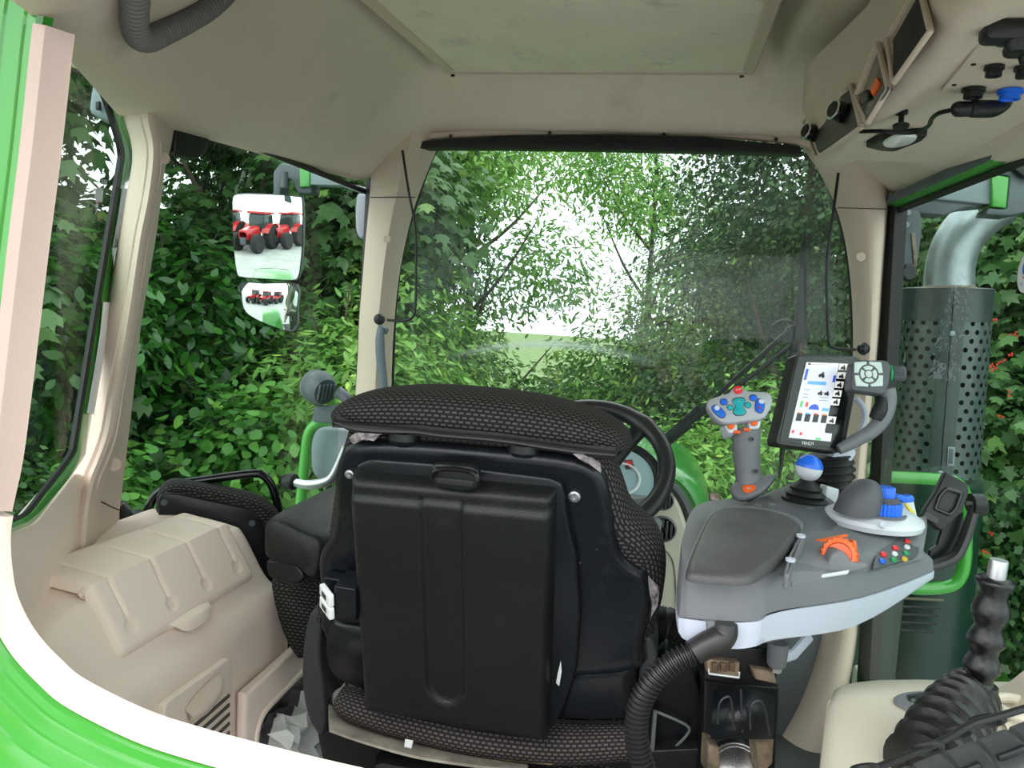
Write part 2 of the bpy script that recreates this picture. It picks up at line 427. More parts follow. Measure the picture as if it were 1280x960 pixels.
def leafmat(name, c1, c2, rough=.45, trans=.35):
    m, t, b = nt(name); L = t.links
    out = [n for n in t.nodes if n.type == 'OUTPUT_MATERIAL'][0]
    g = N(t, 'ShaderNodeNewGeometry'); rp = N(t, 'ShaderNodeValToRGB')
    rp.color_ramp.elements[0].color = (*c1, 1); rp.color_ramp.elements[1].color = (*c2, 1)
    e = rp.color_ramp.elements.new(.93); e.color = (*c2, 1); rp.color_ramp.elements[-1].color = (c2[0]*1.7, c2[1]*1.35, c2[2]*1.1, 1)
    L.new(g.outputs['Random Per Island'], rp.inputs['Fac'])
    oi = N(t, 'ShaderNodeObjectInfo'); hs = N(t, 'ShaderNodeHueSaturation')
    mr = N(t, 'ShaderNodeMapRange'); mr.inputs[3].default_value = .85; mr.inputs[4].default_value = 1.2
    L.new(oi.outputs['Random'], mr.inputs[0]); L.new(mr.outputs[0], hs.inputs['Value']); L.new(rp.outputs[0], hs.inputs['Color'])
    L.new(hs.outputs[0], b.inputs['Base Color']); b.inputs['Roughness'].default_value = rough
    tr = N(t, 'ShaderNodeBsdfTranslucent'); L.new(hs.outputs[0], tr.inputs['Color'])
    ms = N(t, 'ShaderNodeMixShader'); ms.inputs[0].default_value = trans
    L.new(b.outputs[0], ms.inputs[1]); L.new(tr.outputs[0], ms.inputs[2]); L.new(ms.outputs[0], out.inputs['Surface'])
    MATS[name] = m; return m
LM = {
 'sycamore': leafmat('sycamore_leaf', (.04, .11, .03), (.12, .24, .075), .42),
 'laurel': leafmat('laurel_leaf', (.018, .085, .012), (.06, .22, .03), .25),
 'elder': leafmat('elder_leaf', (.10, .25, .04), (.26, .50, .11), .5, .45),
 'hawthorn': leafmat('hawthorn_leaf', (.022, .075, .02), (.07, .16, .045), .4),
 'bramble': leafmat('bramble_leaf', (.04, .16, .02), (.14, .34, .06), .45),
}
# ------------------------------------------------------------------ world, ground, trees
GZ = -1.55
w = bpy.data.worlds.new('overcast_sky'); bpy.context.scene.world = w; w.use_nodes = True
t = w.node_tree; bg = t.nodes['Background']
tc = N(t, 'ShaderNodeTexCoord'); no = N(t, 'ShaderNodeTexNoise', Scale=2.2, Detail=5.0); rp = N(t, 'ShaderNodeValToRGB')
rp.color_ramp.elements[0].color = (.78, .86, .95, 1); rp.color_ramp.elements[1].color = (1, 1, 1, 1)
rp.color_ramp.elements[0].position = .35; rp.color_ramp.elements[1].position = .6
t.links.new(tc.outputs['Generated'], no.inputs['Vector']); t.links.new(no.outputs['Fac'], rp.inputs['Fac'])
t.links.new(rp.outputs[0], bg.inputs['Color']); bg.inputs['Strength'].default_value = 2.2
sun = bpy.data.lights.new('sun', 'SUN'); sun.energy = .75; sun.angle = R_(35); sun.color = (1, .97, .9)
so = bpy.data.objects.new('sun', sun); C.objects.link(so); so.rotation_euler = (R_(52), R_(0), R_(-20))   # veiled sun, high behind the cab
def ground(name, x0, x1, y0, y1, z, m):
    b = MB(); b.poly([V(x0, y0, z), V(x1, y0, z), V(x1, y1, z), V(x0, y1, z)]); tag(b.build(name, m), kind='structure')
ground('grass_ground', -60, 60, 3.4, 90, GZ, M['grass'])
ground('concrete_yard', -60, 60, -60, 3.4, GZ, M['yard'])
def leaf_shape(kind):
    if kind == 'sycamore':
        p = [(0, 0), (.30, -.05), (.52, .22), (.30, .32), (.50, .62), (.20, .58), (0, 1.0), (-.20, .58), (-.50, .62), (-.30, .32), (-.52, .22), (-.30, -.05)]
    elif kind == 'hawthorn':
        p = [(0, 0), (.25, .3), (.45, .45), (.28, .6), (.2, .9), (0, 1), (-.2, .9), (-.28, .6), (-.45, .45), (-.25, .3)]
    elif kind == 'laurel': p = [(0, 0), (.2, .25), (.24, .55), (.12, .85), (0, 1), (-.12, .85), (-.24, .55), (-.2, .25)]
    elif kind == 'elder': p = [(0, 0), (.15, .3), (.14, .6), (0, 1), (-.14, .6), (-.15, .3)]
    else: p = [(0, 0), (.28, .15), (.36, .45), (.2, .8), (0, 1), (-.2, .8), (-.36, .45), (-.28, .15)]
    return np.array([(a, b, -.35*abs(a)-.12*b*b) for a, b in p])
def foliage_mesh(name, kind, n, size, rng, blobs, droop=.5, cl=14, cr=.16, hole=0):
    """leaves in small sprays on the skins of the blobs [(cx,cy,cz,rx,ry,rz)]"""
    sh = leaf_shape(kind); k = len(sh); nc = n//cl
    bl = np.array(blobs); area = (bl[:, 3]*bl[:, 4]+bl[:, 3]*bl[:, 5]+bl[:, 4]*bl[:, 5]); bi = rng.choice(len(bl), nc, p=area/area.sum()); b = bl[bi]
    d = rng.normal(size=(nc, 3)); d /= np.linalg.norm(d, axis=1)[:, None]
    rad = 1-np.abs(rng.normal(0, .16, nc))+.07*rng.normal(size=nc)
    cen = b[:, :3]+d*b[:, 3:]*rad[:, None]
    cen = np.repeat(cen, cl, 0); dd = np.repeat(d, cl, 0); m = len(cen)
    pos = cen+rng.normal(size=(m, 3))*cr*np.array([1, 1, .7])
    pos[:, 2] = np.maximum(pos[:, 2], .05)
    nrm = dd*.7+np.array([0, 0, .75])+rng.normal(size=(m, 3))*.38; nrm /= np.linalg.norm(nrm, axis=1)[:, None]
    tip = dd*.6+np.array([0, 0, -droop])+rng.normal(size=(m, 3))*.6
    tip -= nrm*(tip*nrm).sum(1)[:, None]; tip /= np.linalg.norm(tip, axis=1)[:, None]
    sd = np.cross(tip, nrm); s = size*rng.uniform(.6, 1.15, m)
    vv = pos[:, None, :]+(sh[None, :, 0, None]*sd[:, None, :]+sh[None, :, 1, None]*tip[:, None, :]+sh[None, :, 2, None]*nrm[:, None, :])*s[:, None, None]
    vv = vv.reshape(-1, 3).astype(np.float32)
    me = bpy.data.meshes.new(name); me.vertices.add(len(vv)); me.vertices.foreach_set('co', vv.ravel())
    me.loops.add(m*k); me.loops.foreach_set('vertex_index', np.arange(m*k, dtype=np.int32))
    me.polygons.add(m); me.polygons.foreach_set('loop_start', np.arange(0, m*k, k, dtype=np.int32))
    me.update(calc_edges=True); me.materials.append(LM[kind]); return me
def crown_blobs(rng, kind):
    if kind == 'tree':   # tall: crown from 1.0 to 6.5 m
        return [(rng.uniform(-1, 1), rng.uniform(-1, 1), rng.uniform(1.2, 5.6), *rng.uniform([.8, .8, .7], [1.3, 1.3, 1.1])) for _ in range(11)]
    if kind == 'high':   # bare trunk below, airy crown from 3 m
        return [(rng.uniform(-1.2, 1.2), rng.uniform(-1.2, 1.2), rng.uniform(2.9, 6.2), *rng.uniform([.6, .6, .45], [1.0, 1.0, .75])) for _ in range(12)]
    if kind == 'mid':
        return [(rng.uniform(-.7, .7), rng.uniform(-.7, .7), rng.uniform(.5, 2.6), *rng.uniform([.6, .6, .5], [.9, .9, .8])) for _ in range(8)]
    return [(rng.uniform(-.7, .7), rng.uniform(-.6, .6), rng.uniform(.25, 1.1), *rng.uniform([.45, .45, .4], [.7, .7, .6])) for _ in range(6)]
rng = np.random.default_rng(11)
def stems(H, spread, n, r):
    """trunk and boughs as one mesh (world coords at origin)"""
    b = MB(); rn = random.Random(int(H*100)+n)
    b.tube([(0, 0, 0), (.05, .02, H*.3), (-.04, .03, H*.62), (.03, -.02, H*.95)], [r, r*.8, r*.5, r*.15], 8, smooth=3)
    for i in range(n):
        a = i*2.4+rn.random(); z = H*rn.uniform(.12, .7); q = spread*rn.uniform(.5, 1)
        b.tube([(0, 0, z), (math.cos(a)*q*.5, math.sin(a)*q*.5, z+.3*H*.3), (math.cos(a)*q, math.sin(a)*q, z+.22*H)], [r*.45, r*.3, r*.08], 6, smooth=3)
    return b
PROTO = {}
SPEC = {  # kind of plant: leaf, crown, leaf count, leaf size, droop, spray size, spray radius
 'sycamore_tree': ('sycamore', 'tree', 15000, .17, .7, 9, .22, 6, .12),
 'laurel_shrub': ('laurel', 'mid', 9000, .13, .2, 9, .13, 3, .05),
 'elder_shrub': ('elder', 'mid', 12000, .12, .5, 14, .15, 3, .04),
 'hawthorn_tree': ('hawthorn', 'tree', 42000, .062, .3, 22, .17, 6, .10),
 'bramble_bush': ('bramble', 'low', 8000, .085, .3, 8, .11, 1.4, .02),
 'ash_tree': ('elder', 'high', 9500, .13, .6, 12, .20, 6.2, .07),
 'hawthorn_shrub': ('hawthorn', 'mid', 24000, .055, .3, 18, .13, 3, .05),
}
def plant(name, x, y, label, group=None, rot=0, sc=(1, 1, 1), z=None):
    lf, cr, n, size, dr, cl, crr, H, r = SPEC[name]; cat = name.split('_')[1]
    z = GZ if z is None else z
    key = name
    if key not in PROTO:
        root = thing(name, (0, 0, 0), label, cat, group)
        bl = crown_blobs(rng, cr)
        me = foliage_mesh('foliage', lf, n, size, rng, bl, dr, cl, crr); link('foliage', (0, 0, 0), root, me)
        stems(H, {'tree': 1.5, 'high': 1.5, 'mid': .9, 'low': .6}[cr], 9, r).build('trunk' if cr in ('tree', 'high') else 'stem', M['bark'], root)
        PROTO[key] = root
    else:
        p = PROTO[key]; root = p.copy(); C.objects.link(root); WL[root.name] = Vector()
        for ch in list(p.children):
            c = ch.copy(); C.objects.link(c); c.parent = root
        root['label'] = label
        if group: root['group'] = group
        elif 'group' in root: del root['group']
    root.location = (x, y, z); root.rotation_euler = (0, 0, rot); root.scale = sc; WL[root.name] = Vector((x, y, z))
    return root
GT = 'trees and shrubs of the hedge outside'
# left side, seen through the quarter window and door glass
plant('sycamore_tree', -5.3, 3.4, 'broad-leaved sycamore seen through the narrow rear quarter window at far left', GT, 0.3, (1, 1, 1))
plant('sycamore_tree', -5.6, 5.6, 'broad-leaved sycamore right behind the left rear-view mirror', GT, 2.1, (1, 1, 1.05))
plant('hawthorn_shrub', -4.3, 3.3, 'small-leaved shrub low in the narrow quarter window at far left', GT, 1.0, (1, 1, .85))
plant('laurel_shrub', -4.6, 6.5, 'glossy dark laurel shrub between the left mirror and the front left pillar', GT, 0.6, (1.1, 1.1, 1.1))
plant('laurel_shrub', -4.9, 4.9, 'glossy laurel shrub below the left mirror', GT, 3.6, (1, 1, .95))
plant('bramble_bush', -3.8, 4.7, 'bright green bramble low in the door glass above the passenger seat', GT, 0.2, (1.2, 1.2, 1.25))
plant('bramble_bush', -3.7, 6.1, 'bramble with brown seed heads behind the round work lamp', GT, 2.2, (1.2, 1.2, 1.3))
plant('bramble_bush', -3.6, 3.4, 'bramble by the foot of the left door pillar', GT, 4.2, (1.1, 1.1, 1.1))
plant('sycamore_tree', -4.6, 8.3, 'tall sycamore behind the front left pillar of the cab', GT, 4.0, (1.05, 1.05, 1.1))
plant('sycamore_tree', -7.6, 8.4, 'sycamore further back at the top of the rear quarter window', GT, 1.1, (1.1, 1.1, 1.1))
plant('sycamore_tree', -6.9, 11.2, 'sycamore further back at the upper left of the door glass', GT, 5.1, (1.1, 1.1, 1.1))
# ahead
plant('elder_shrub', -3.0, 7.0, 'pale green elder bush rising beside the front left pillar in the windscreen', GT, 0.5, (1.05, 1.0, .98))
plant('elder_shrub', -1.75, 7.0, 'feathery pale bush low in the windscreen, just above the headrest', GT, 2.5, (.9, .9, .55))
plant('bramble_bush', -.5, 7.2, 'low light green bush in the middle of the windscreen behind the headrest', GT, 1.2, (1.2, 1.1, .98))
plant('elder_shrub', .35, 6.6, 'light green leafy bush in front of the steering wheel', GT, 5.2, (.85, .8, .72))
plant('bramble_bush', 1.05, 5.9, 'low green bush behind the joystick', GT, 3.2, (1.1, 1.1, 1.25))
plant('hawthorn_tree', 1.35, 9.2, 'dense dark small-leaved tree filling the right half of the windscreen', GT, 0.9, (1.15, 1.0, 1.1))
plant('hawthorn_tree', 3.2, 8.0, 'dark small-leaved tree behind the wiper at the right of the windscreen', GT, 2.9, (1.0, 1.0, 1.05))
plant('sycamore_tree', 2.2, 6.2, 'young sycamore behind the monitor and right front pillar', GT, 1.9, (.62, .62, .62))
plant('hawthorn_tree', -4.35, 10.8, 'dark tree in the upper left of the windscreen', GT, 4.4, (1.0, 1.0, 1.1))
plant('ash_tree', -2.9, 11.0, 'distant pale tree against the bright sky in the middle of the windscreen', GT, 5.5, (1.1, 1.1, 1.0))
plant('ash_tree', -4.6, 15.5, 'distant airy pale tree in the upper left of the windscreen, against the sky', GT, 1.5, (1.3, 1.3, 1.15))
plant('bramble_bush', -2.4, 12.0, 'far light bush low on the horizon in the middle of the windscreen', GT, 3.5, (1.6, 1.4, 1.25))
plant('bramble_bush', -.9, 11.0, 'far bush right of the bright gap in the windscreen foliage', GT, 1.9, (1.5, 1.4, 1.45))
plant('bramble_bush', -1.8, 9.2, 'light bush just under the bright gap in the windscreen foliage', GT, 5.0, (1.1, 1.1, 1.3))
plant('elder_shrub', -.1, 10.5, 'pale feathery bush behind the low bushes in front of the steering wheel', GT, .9, (1.0, 1.0, 1.0))
plant('elder_shrub', -3.1, 9.3, 'tall pale bush beyond the elder at the left side of the windscreen', GT, 2.9, (1.0, 1.0, 1.05))
plant('ash_tree', -.5, 13.5, 'airy pale tree whose thin branches hang over the bright gap in the windscreen', GT, 4.9, (1.1, 1.1, 1.0))
plant('sycamore_tree', 2.4, 15.0, 'distant tree behind the dense dark tree in the windscreen', GT, 3.1, (1.4, 1.4, 1.5))
plant('hawthorn_tree', -6.0, 15.0, 'far tree beyond the elder bush at the left of the windscreen', GT, 3.3, (1.2, 1.2, 1.2))
# right side
plant('hawthorn_shrub', 3.3, 4.1, 'dense hawthorn shrub low at the right edge behind the phone holder', GT, 0.4, (1.05, 1.05, 1.1))
plant('sycamore_tree', 4.5, 5.0, 'sycamore behind the bend of the exhaust pipe', GT, 0.4, (.95, .95, .95))
plant('hawthorn_shrub', 2.9, 2.9, 'hawthorn shrub behind the black lever grip at the right edge', GT, 2.4, (1.0, 1.0, .92))
plant('hawthorn_tree', 4.6, 2.8, 'small-leaved tree at the right edge behind the round sticker', GT, 1.4, (.9, .9, .9))
hs2 = plant('hawthorn_shrub', 2.6, 5.4, 'tall hawthorn shrub with red berries right of the exhaust stack', GT, 3.9, (1.0, 1.0, 1.15))
b = MB(); rb = random.Random(3)
for a, c in ((1232, 414), (1245, 402), (1267, 418), (1262, 445), (1243, 458), (1252, 453), (1238, 461), (1262, 492), (1231, 690), (1241, 668), (1250, 520)):
    o = P(a, c, d=4.35)
    for _ in range(5): q = o+V(rb.uniform(-.018, .018), rb.uniform(-.02, .02), rb.uniform(-.014, .014)); b.lathe([(.0001, -.006), (.005, -.003), (.006, 0), (.005, .004), (.0001, .006)], q, (0, 0, 1), 6)
bo_ = b.build('berries', M['berry'], None); bo_.parent = hs2; bo_.matrix_parent_inverse = (Matrix.Translation((2.6, 5.4, GZ)) @ Matrix.Rotation(3.9, 4, 'Z') @ Matrix.Diagonal((1, 1, 1.15, 1))).inverted(); bo_['kind'] = 'stuff'
# ------------------------------------------------------------------ cab shell
def offs(pts, n):
    m = len(pts); o = []
    for i in range(m):
        a = (pts[i]-pts[i-1]).cross(n); b = (pts[(i+1) % m]-pts[i]).cross(n)
        a = a.normalized() if a.length > 1e-9 else b.normalized(); b = b.normalized() if b.length > 1e-9 else a
        w = a+b; w = w.normalized() if w.length > 1e-6 else a; o.append(w/max(.5, w.dot(a)))
    return o
def frame(mb, pts, n, wd, h, bev=.001):
    """ring of width wd (inwards) and depth h (away from viewer) along an outline"""
    pts = [Vector(p) for p in pts]; n = Vector(n).normalized(); ar = Vector()
    for i in range(len(pts)): ar += pts[i-1].cross(pts[i])
    if ar.dot(n) < 0: pts = pts[::-1]
    o = offs(pts, n); pr = [(0, h), (0, bev), (bev, 0), (wd-bev, 0), (wd, bev), (wd, h)]
    mb.grid([[pts[i]-o[i]*a-n*d for i in range(len(pts))] for a, d in pr], closed_u=True, closed_v=True); return mb
def open_band(mb, path, n, w, th, bev=.002):
    """strip of width w outward of an open path, thickness th away from viewer"""
    sec = [(0, -th), (0, -bev), (bev, 0), (w-bev, 0), (w, -bev), (w, -th)]
    return sweep(mb, path, sec, n)
def S_(nm, mb, m, **k): return tag(mb.build(nm, m, **k), kind='structure')
def sstep(t): t = max(0, min(1, t)); return t*t*(3-2*t)
# floor pan and lower walls
b = MB(); b.box((-.19, 1.35, -.02), (1.5, 1.9, .04)); S_('floor', b, M['floor'])
b = MB(); b.box((-.97, 1.72, .05), (.03, 1.06, .30), .01); S_('wall_left', b, M['beige'])
b = MB(); b.box((.56, 1.72, .05), (.03, 1.06, .30), .01); S_('wall_right', b, M['cream'])
# headliner
CB = [(-.93, 1.2), (-.93, 2.2), (.525, 2.2), (.60, .5), (-.56, .5), (-.61, .66)]
def edist(x, y, a, b_):
    ax, ay = a; bx, by = b_; L = math.hypot(bx-ax, by-ay); return abs((bx-ax)*(ay-y)-(ax-x)*(by-ay))/L
def ceil_z(x, y):
    base = 1.672+(y-1.9)*.06
    dl = edist(x, y, CB[0], CB[1]); dc = edist(x, y, CB[5], CB[0]); df = abs(2.2-y); dr = edist(x, y, CB[2], CB[3]); db = abs(y-.5)
    k = .25*(1-sstep(dl/.27)*sstep(dc/.27)*sstep(dr/.26)*sstep((y-.35)/.3))
    ff = (1-sstep(df/.26))*.118
    side = 1-sstep(min((x+.93)/.17, (.525-x)/.2))
    kk = 1-(1-k/.25)*(1-ff/.25)
    z = base-.25*min(1, kk)
    # trough round the hatch
    hx = max(abs(x+.23)-.355-.03, 0); hy = max(abs(y-1.45)-.49-.02, 0); q = math.hypot(hx, hy)
    z += .045*(1-sstep(q/.035))
    return z
b = MB(); rows = []
for j in range(111):
    y = .62+1.58*j/110
    xl = -.93 if y >= 1.2 else (-.61+(-.93+.61)*(y-.66)/.54 if y > .66 else -.56-(y-.5)/.16*.05)
    xr = .60+(.525-.60)*(y-.5)/1.7
    rows.append([V(xl+(xr-xl)*i/110, y, ceil_z(xl+(xr-xl)*i/110, y)) for i in range(111)])
b.sheet(rows, .012, away=V(0, 0, 1)); ceil_o = S_('ceiling', b, M['head'], ang=60)
# outer roof skin (green)
b = MB(); b.slab([V(-.98, 2.35, 1.78), V(.58, 2.35, 1.78), V(.66, .36, 1.78), V(-.62, .36, 1.78), V(-.72, .50, 1.78), V(-.99, 1.15, 1.78)], (0, 0, 1), .05, .02); b.box((0, .44, 1.60), (1.34, .16, .34), .04); S_('roof', b, M['green'])
# front edge moulding of the headliner with screws (arched)
b = MB(); pa = [(484, 215), (482, 196), (492, 182), (520, 172), (600, 167), (760, 164), (900, 167), (1000, 178), (1060, 196)]
pa = [P(a, c, y=2.17) for a, c in catmull(pa, 5)]
b.tube(pa, .0075, 8, flat=(V(0, 1, 0), 1.4)); tr = S_('trim_1', b, M['beige_d'])
for i, (a, c) in enumerate([(497, 182), (563, 170), (687, 166), (830, 168), (970, 174)]):
    s = MB(); p = P(a, c, y=2.155); s.lathe([(.0001, 0), (.005, .001), (.004, .006)], p, (0, 1, 0), 10); s.build('screw', M['black'], tr)
# roof hatch with its cloth blind
hz = lambda y: 1.65+(y-1.9)*.055
th = thing('roof_hatch', (-.23, 1.45, hz(1.45)), 'pale cloth-covered roof hatch in a grey frame in the middle of the ceiling', 'roof hatch')
HO = [V(-.585, 1.905, hz(1.905)), V(.13, 1.905, hz(1.905)), V(.13, .95, hz(.95)), V(-.585, .95, hz(.95))]
HO = fillet(HO, .022, 4); hn = V(0, .055, -1).normalized()
b = MB(); frame(b, HO, hn, .028, .03, .003); b.build('hatch_frame', M['beige_d'], th)
b = MB(); b.slab([p-hn*.004 for p in fillet([V(-.56, 1.88, hz(1.88)), V(.105, 1.88, hz(1.88)), V(.105, .97, hz(.97)), V(-.56, .97, hz(.97))], .012)], hn, .012, .002); b.build('hatch_blind', M['hatch'], th)
for a, c in ((566, 95), (927, 96)):
    b = MB(); b.lathe([(.0001, 0), (.005, 0), (.005, .004)], P(a, c, z=1.652)+V(0, 0, -.001), (0, 0, 1), 10); b.build('screw', M['black'], th)
b = MB(); b.lathe([(.0001, 0), (.012, .002), (.018, .012), (.018, .03)], P(655, 101, z=1.665), (0, .3, 1), 16); tag(b.build('hatch_catch', M['black'], th), 'black round catch')
b = MB(); b.lathe([(.0001, 0), (.012, .002), (.016, .012), (.016, .03)], P(835, 101, z=1.665), (0, .3, 1), 16); tag(b.build('hatch_catch', M['head'], th), 'beige round plug')
# --- windscreen
W = [(V(-.98, 2.24, 0)), (0, -1, 0)]
wi = link('window_1', (-.19, 2.24, .55)); tag(wi, kind='structure')
b = MB(); pts = fillet([V(-.85, 2.24, .35), V(.47, 2.24, .35), V(.47, 2.24, 1.56), V(-.85, 2.24, 1.56)], .06); b.slab(pts, (0, -1, 0), .006, .001); b.build('glass_pane', M['glassw'], wi)
b = MB(); sl = [(552, 178), (540, 200), (524, 245), (505, 310), (496, 370), (493, 420), (490, 520), (486, 700)]; sl = [P(a, c, y=2.235) for a, c in catmull(sl, 4)]
b.tube(sl, .004, 6); b.build('left_seal', M['seal'], wi)
b = MB(); sl = [(1008, 190), (1027, 215), (1042, 250), (1055, 300), (1062, 350), (1065, 420), (1060, 500), (1045, 620), (1020, 800), (975, 930)]; sl = [P(a, c, y=2.235) for a, c in catmull(sl, 4)]
b.tube(sl, .004, 6); b.build('right_seal', M['seal'], wi)
# --- left front pillar
def pil(name, rows, m, th=.02, sv=4, su=3):
    b = MB(); b.sheet([[P(q[0], q[1], **q[2]) for q in r] for r in rows], th, su=su, sv=sv); return S_(name, b, m)
def fp(rws, ya, yb, yc):
    out = []
    for y, l, r in rws: out.append([(l, y, dict(y=ya+.03)), (l+(r-l)*.12, y, dict(y=ya)), (l+(r-l)*.55, y, dict(y=yb)), (l+(r-l)*.9, y, dict(y=yc-.01)), (r, y+2, dict(y=yc+.03))])
    return out
p1 = pil('trim_2', fp([(130, 472, 570), (185, 466, 546), (248, 462, 521), (300, 457, 507), (350, 453, 498), (400, 449, 493), (450, 447, 490), (520, 443, 488), (700, 436, 484), (900, 425, 480)], 2.15, 2.12, 2.19), M['beige_d'])
def plug(o, px, py, n, off=.004, r=.011, **k):
    b = MB(); p = P(px, py, **k); n = Vector(n); b.lathe([(r, -.004), (r, .001), (r*.85, .002), (r*.8, .0005), (.003, .001), (.0028, -.001), (.0001, -.001)], p, n, 20); b.build('screw_plug', M['beige_d'], o)
plug(p1, 484, 299, (0, -1, 0), y=2.115)
b = MB(); b.sheet([[P(a, 246, y=2.116), P(a, 247.2, y=2.116)] for a in (463, 480, 505, 519)], .002); b.build('seam', M['seal'], p1)
# --- right front pillar
p2 = pil('trim_3', fp([(160, 985, 1120), (200, 1014, 1115), (230, 1032, 1112), (260, 1045, 1110), (300, 1056, 1107), (350, 1063, 1103), (400, 1066, 1100), (450, 1066, 1096), (520, 1061, 1089), (600, 1050, 1082), (700, 1038, 1076), (790, 1025, 1072), (850, 1008, 1062), (900, 985, 1050), (960, 945, 1040)], 2.17, 2.12, 2.13), M['beige_d'])
plug(p2, 1076, 321, (0, -1, 0), y=2.113)
b = MB(); b.sheet([[P(a, 259+(a-1045)*.03, y=2.11), P(a, 260+(a-1045)*.03, y=2.11)] for a in (1047, 1065, 1090, 1108)], .002); b.build('seam', M['seal'], p2)
# --- left door glass with seal
wd = tag(link('window_2', (-.945, 1.7, .2)), kind='structure')
b = MB(); b.slab([V(-.945, 1.27, .2), V(-.945, 2.19, .2), V(-.945, 2.19, 1.43), V(-.945, 1.27, 1.43)], (1, 0, 0), .005, .001); b.build('glass_pane', M['glass'], wd)
b = MB(); b.sheet([[P(457+(240-y)*.052, y, x=-.915), P(466+(240-y)*.055, y, y=2.17)] for y in (225, 300, 400, 500, 600, 750)], .02); b.build('front_seal', M['seal'], wd)
b = MB(); b.tube([P(a, c, x=-.92) for a, c in catmull([(236, 152), (300, 176), (380, 208), (458, 240)], 3)], .008, 8); b.build('top_seal', M['seal'], wd)
b = MB(); pslab([(222, 158), (232, 147), (246, 150), (266, 160), (262, 175), (258, 190), (248, 198), (232, 197), (219, 190)], xpl(-.925), .02, .004, sm=3, mb=b); b.build('hinge_cover', M['black'], wd)
# --- left middle pillar (between door glass and quarter window)
rws = []
for y, l, rg, r in [(120, 148, 190, 236), (150, 157, 190, 222), (178, 166, 196, 215), (205, 168, 196, 207), (250, 160, 190, 201), (300, 151, 180, 194), (400, 134, 165, 177), (480, 120, 150, 168), (540, 111, 140, 161), (575, 100, 128, 157), (600, 88, 118, 154), (640, 70, 110, 149), (700, 55, 105, 142)]:
    rws.append([(l-3, y-2, dict(x=-.95)), (l, y, dict(x=-.925)), ((l+rg)/2, y, dict(x=-.895)), (rg-5, y, dict(x=-.87)), (rg+5, y+1, dict(x=-.872)), ((rg+r)/2, y+2, dict(x=-.90)), (r, y+3, dict(x=-.935))])
p3 = pil('trim_4', rws, M['beige_d'], su=2)
plug(p3, 205, 198, (.6, -.7, 0), x=-.895, r=.010); plug(p3, 143, 581, (.5, -.8, 0), x=-.893, r=.011)
b = MB(); b.sheet([[P(a, c, x=-.888), P(a, c+1.2, x=-.888)] for a, c in ((86, 612), (110, 618), (140, 633), (150, 637))], .003); b.build('seam', M['seal'], p3)
# --- quarter window: green frame, seal, pane
A1, A2 = V(-.70, .71, 0), V(-.93, 1.17, 0); n1 = (A2-A1).cross(V(0, 0, 1)).normalized()
if n1.dot(CAM-A1) < 0: n1 = -n1
W1 = (A1, n1)
qo = [(60, 62), (93, 74), (122, 87), (140, 108), (158, 160), (165, 190), (163, 212), (150, 290), (130, 410), (108, 545), (100, 575), (66, 620), (42, 650), (20, 662), (-30, 680)]
qw = tag(link('window_3', P(90, 640, pl=W1)), kind='structure')
pt = [P(a, c, pl=W1) for a, c in catmull(qo, 4)]
def inset_path(path, n, d):
    o = []
    for i in range(len(path)):
        t = (path[min(i+1, len(path)-1)]-path[max(i-1, 0)]).normalized(); o.append(path[i]+t.cross(n).normalized()*d)
    return o
sgn = 1 if (inset_path(pt, n1, .01)[30]-P(60, 330, pl=W1)).length < (pt[30]-P(60, 330, pl=W1)).length else -1
qpx = [Vector(v) for v in catmull(qo, 4)]
def pxoff(q, d):
    o = []
    for i in range(len(q)):
        t = (q[min(i+1, len(q)-1)]-q[max(i-1, 0)]).normalized(); w = Vector((-t.y, t.x)); o.append(q[i]+w*d)
    return o
def band(q, d0, d1, th, m, nm, par, z=0):
    rows = [[P(v.x, v.y, pl=W1)+n1*(z+dz) for v in pxoff(q, d)] for d, dz in ((d0, 0), ((d0+d1)/2, .002), (d1, 0))]
    b = MB(); b.sheet(rows, th, away=-n1); return b.build(nm, m, par)
band(qpx, 0, 11, .006, M['green'], 'green_frame', qw, .003)
band(qpx, 11, 16, .006, M['seal'], 'seal', qw, .002)
b = MB(); b.slab([P(a, c, pl=W1) for a, c in [(-40, 40), (93, 74), (135, 95), (163, 190), (130, 410), (104, 568), (42, 650), (-40, 690)]], n1, .005, .001); b.build('glass_pane', M['glass'], qw)
o = band([Vector(v) for v in [(133, 378), (129, 418), (121, 468), (112, 518)]], 1, 10, .0006, M['white'], 'maker_label', qw, .0075); tag(o, 'long white printed label')
b = MB(); pslab([(113, 452), (116, 450), (115, 456), (112, 457)], Pn(W1, .0082), .0004, .0001, mb=b); b.build('label_mark', M['black'], o)
band([Vector(v) for v in [(157, 236), (152, 270), (145, 310)]], 2, 10, .0006, M['silver_l'], 'name_sticker', qw, .0075)
# beige wall below the quarter window
b = MB(); pslab([(-60, 668), (18, 664), (45, 653), (70, 622), (96, 590), (120, 600), (150, 640), (160, 720), (20, 800), (-60, 800)], Pn(W1, -.004), .03, .004, r=8, mb=b); S_('wall_rear', b, M['beige'])
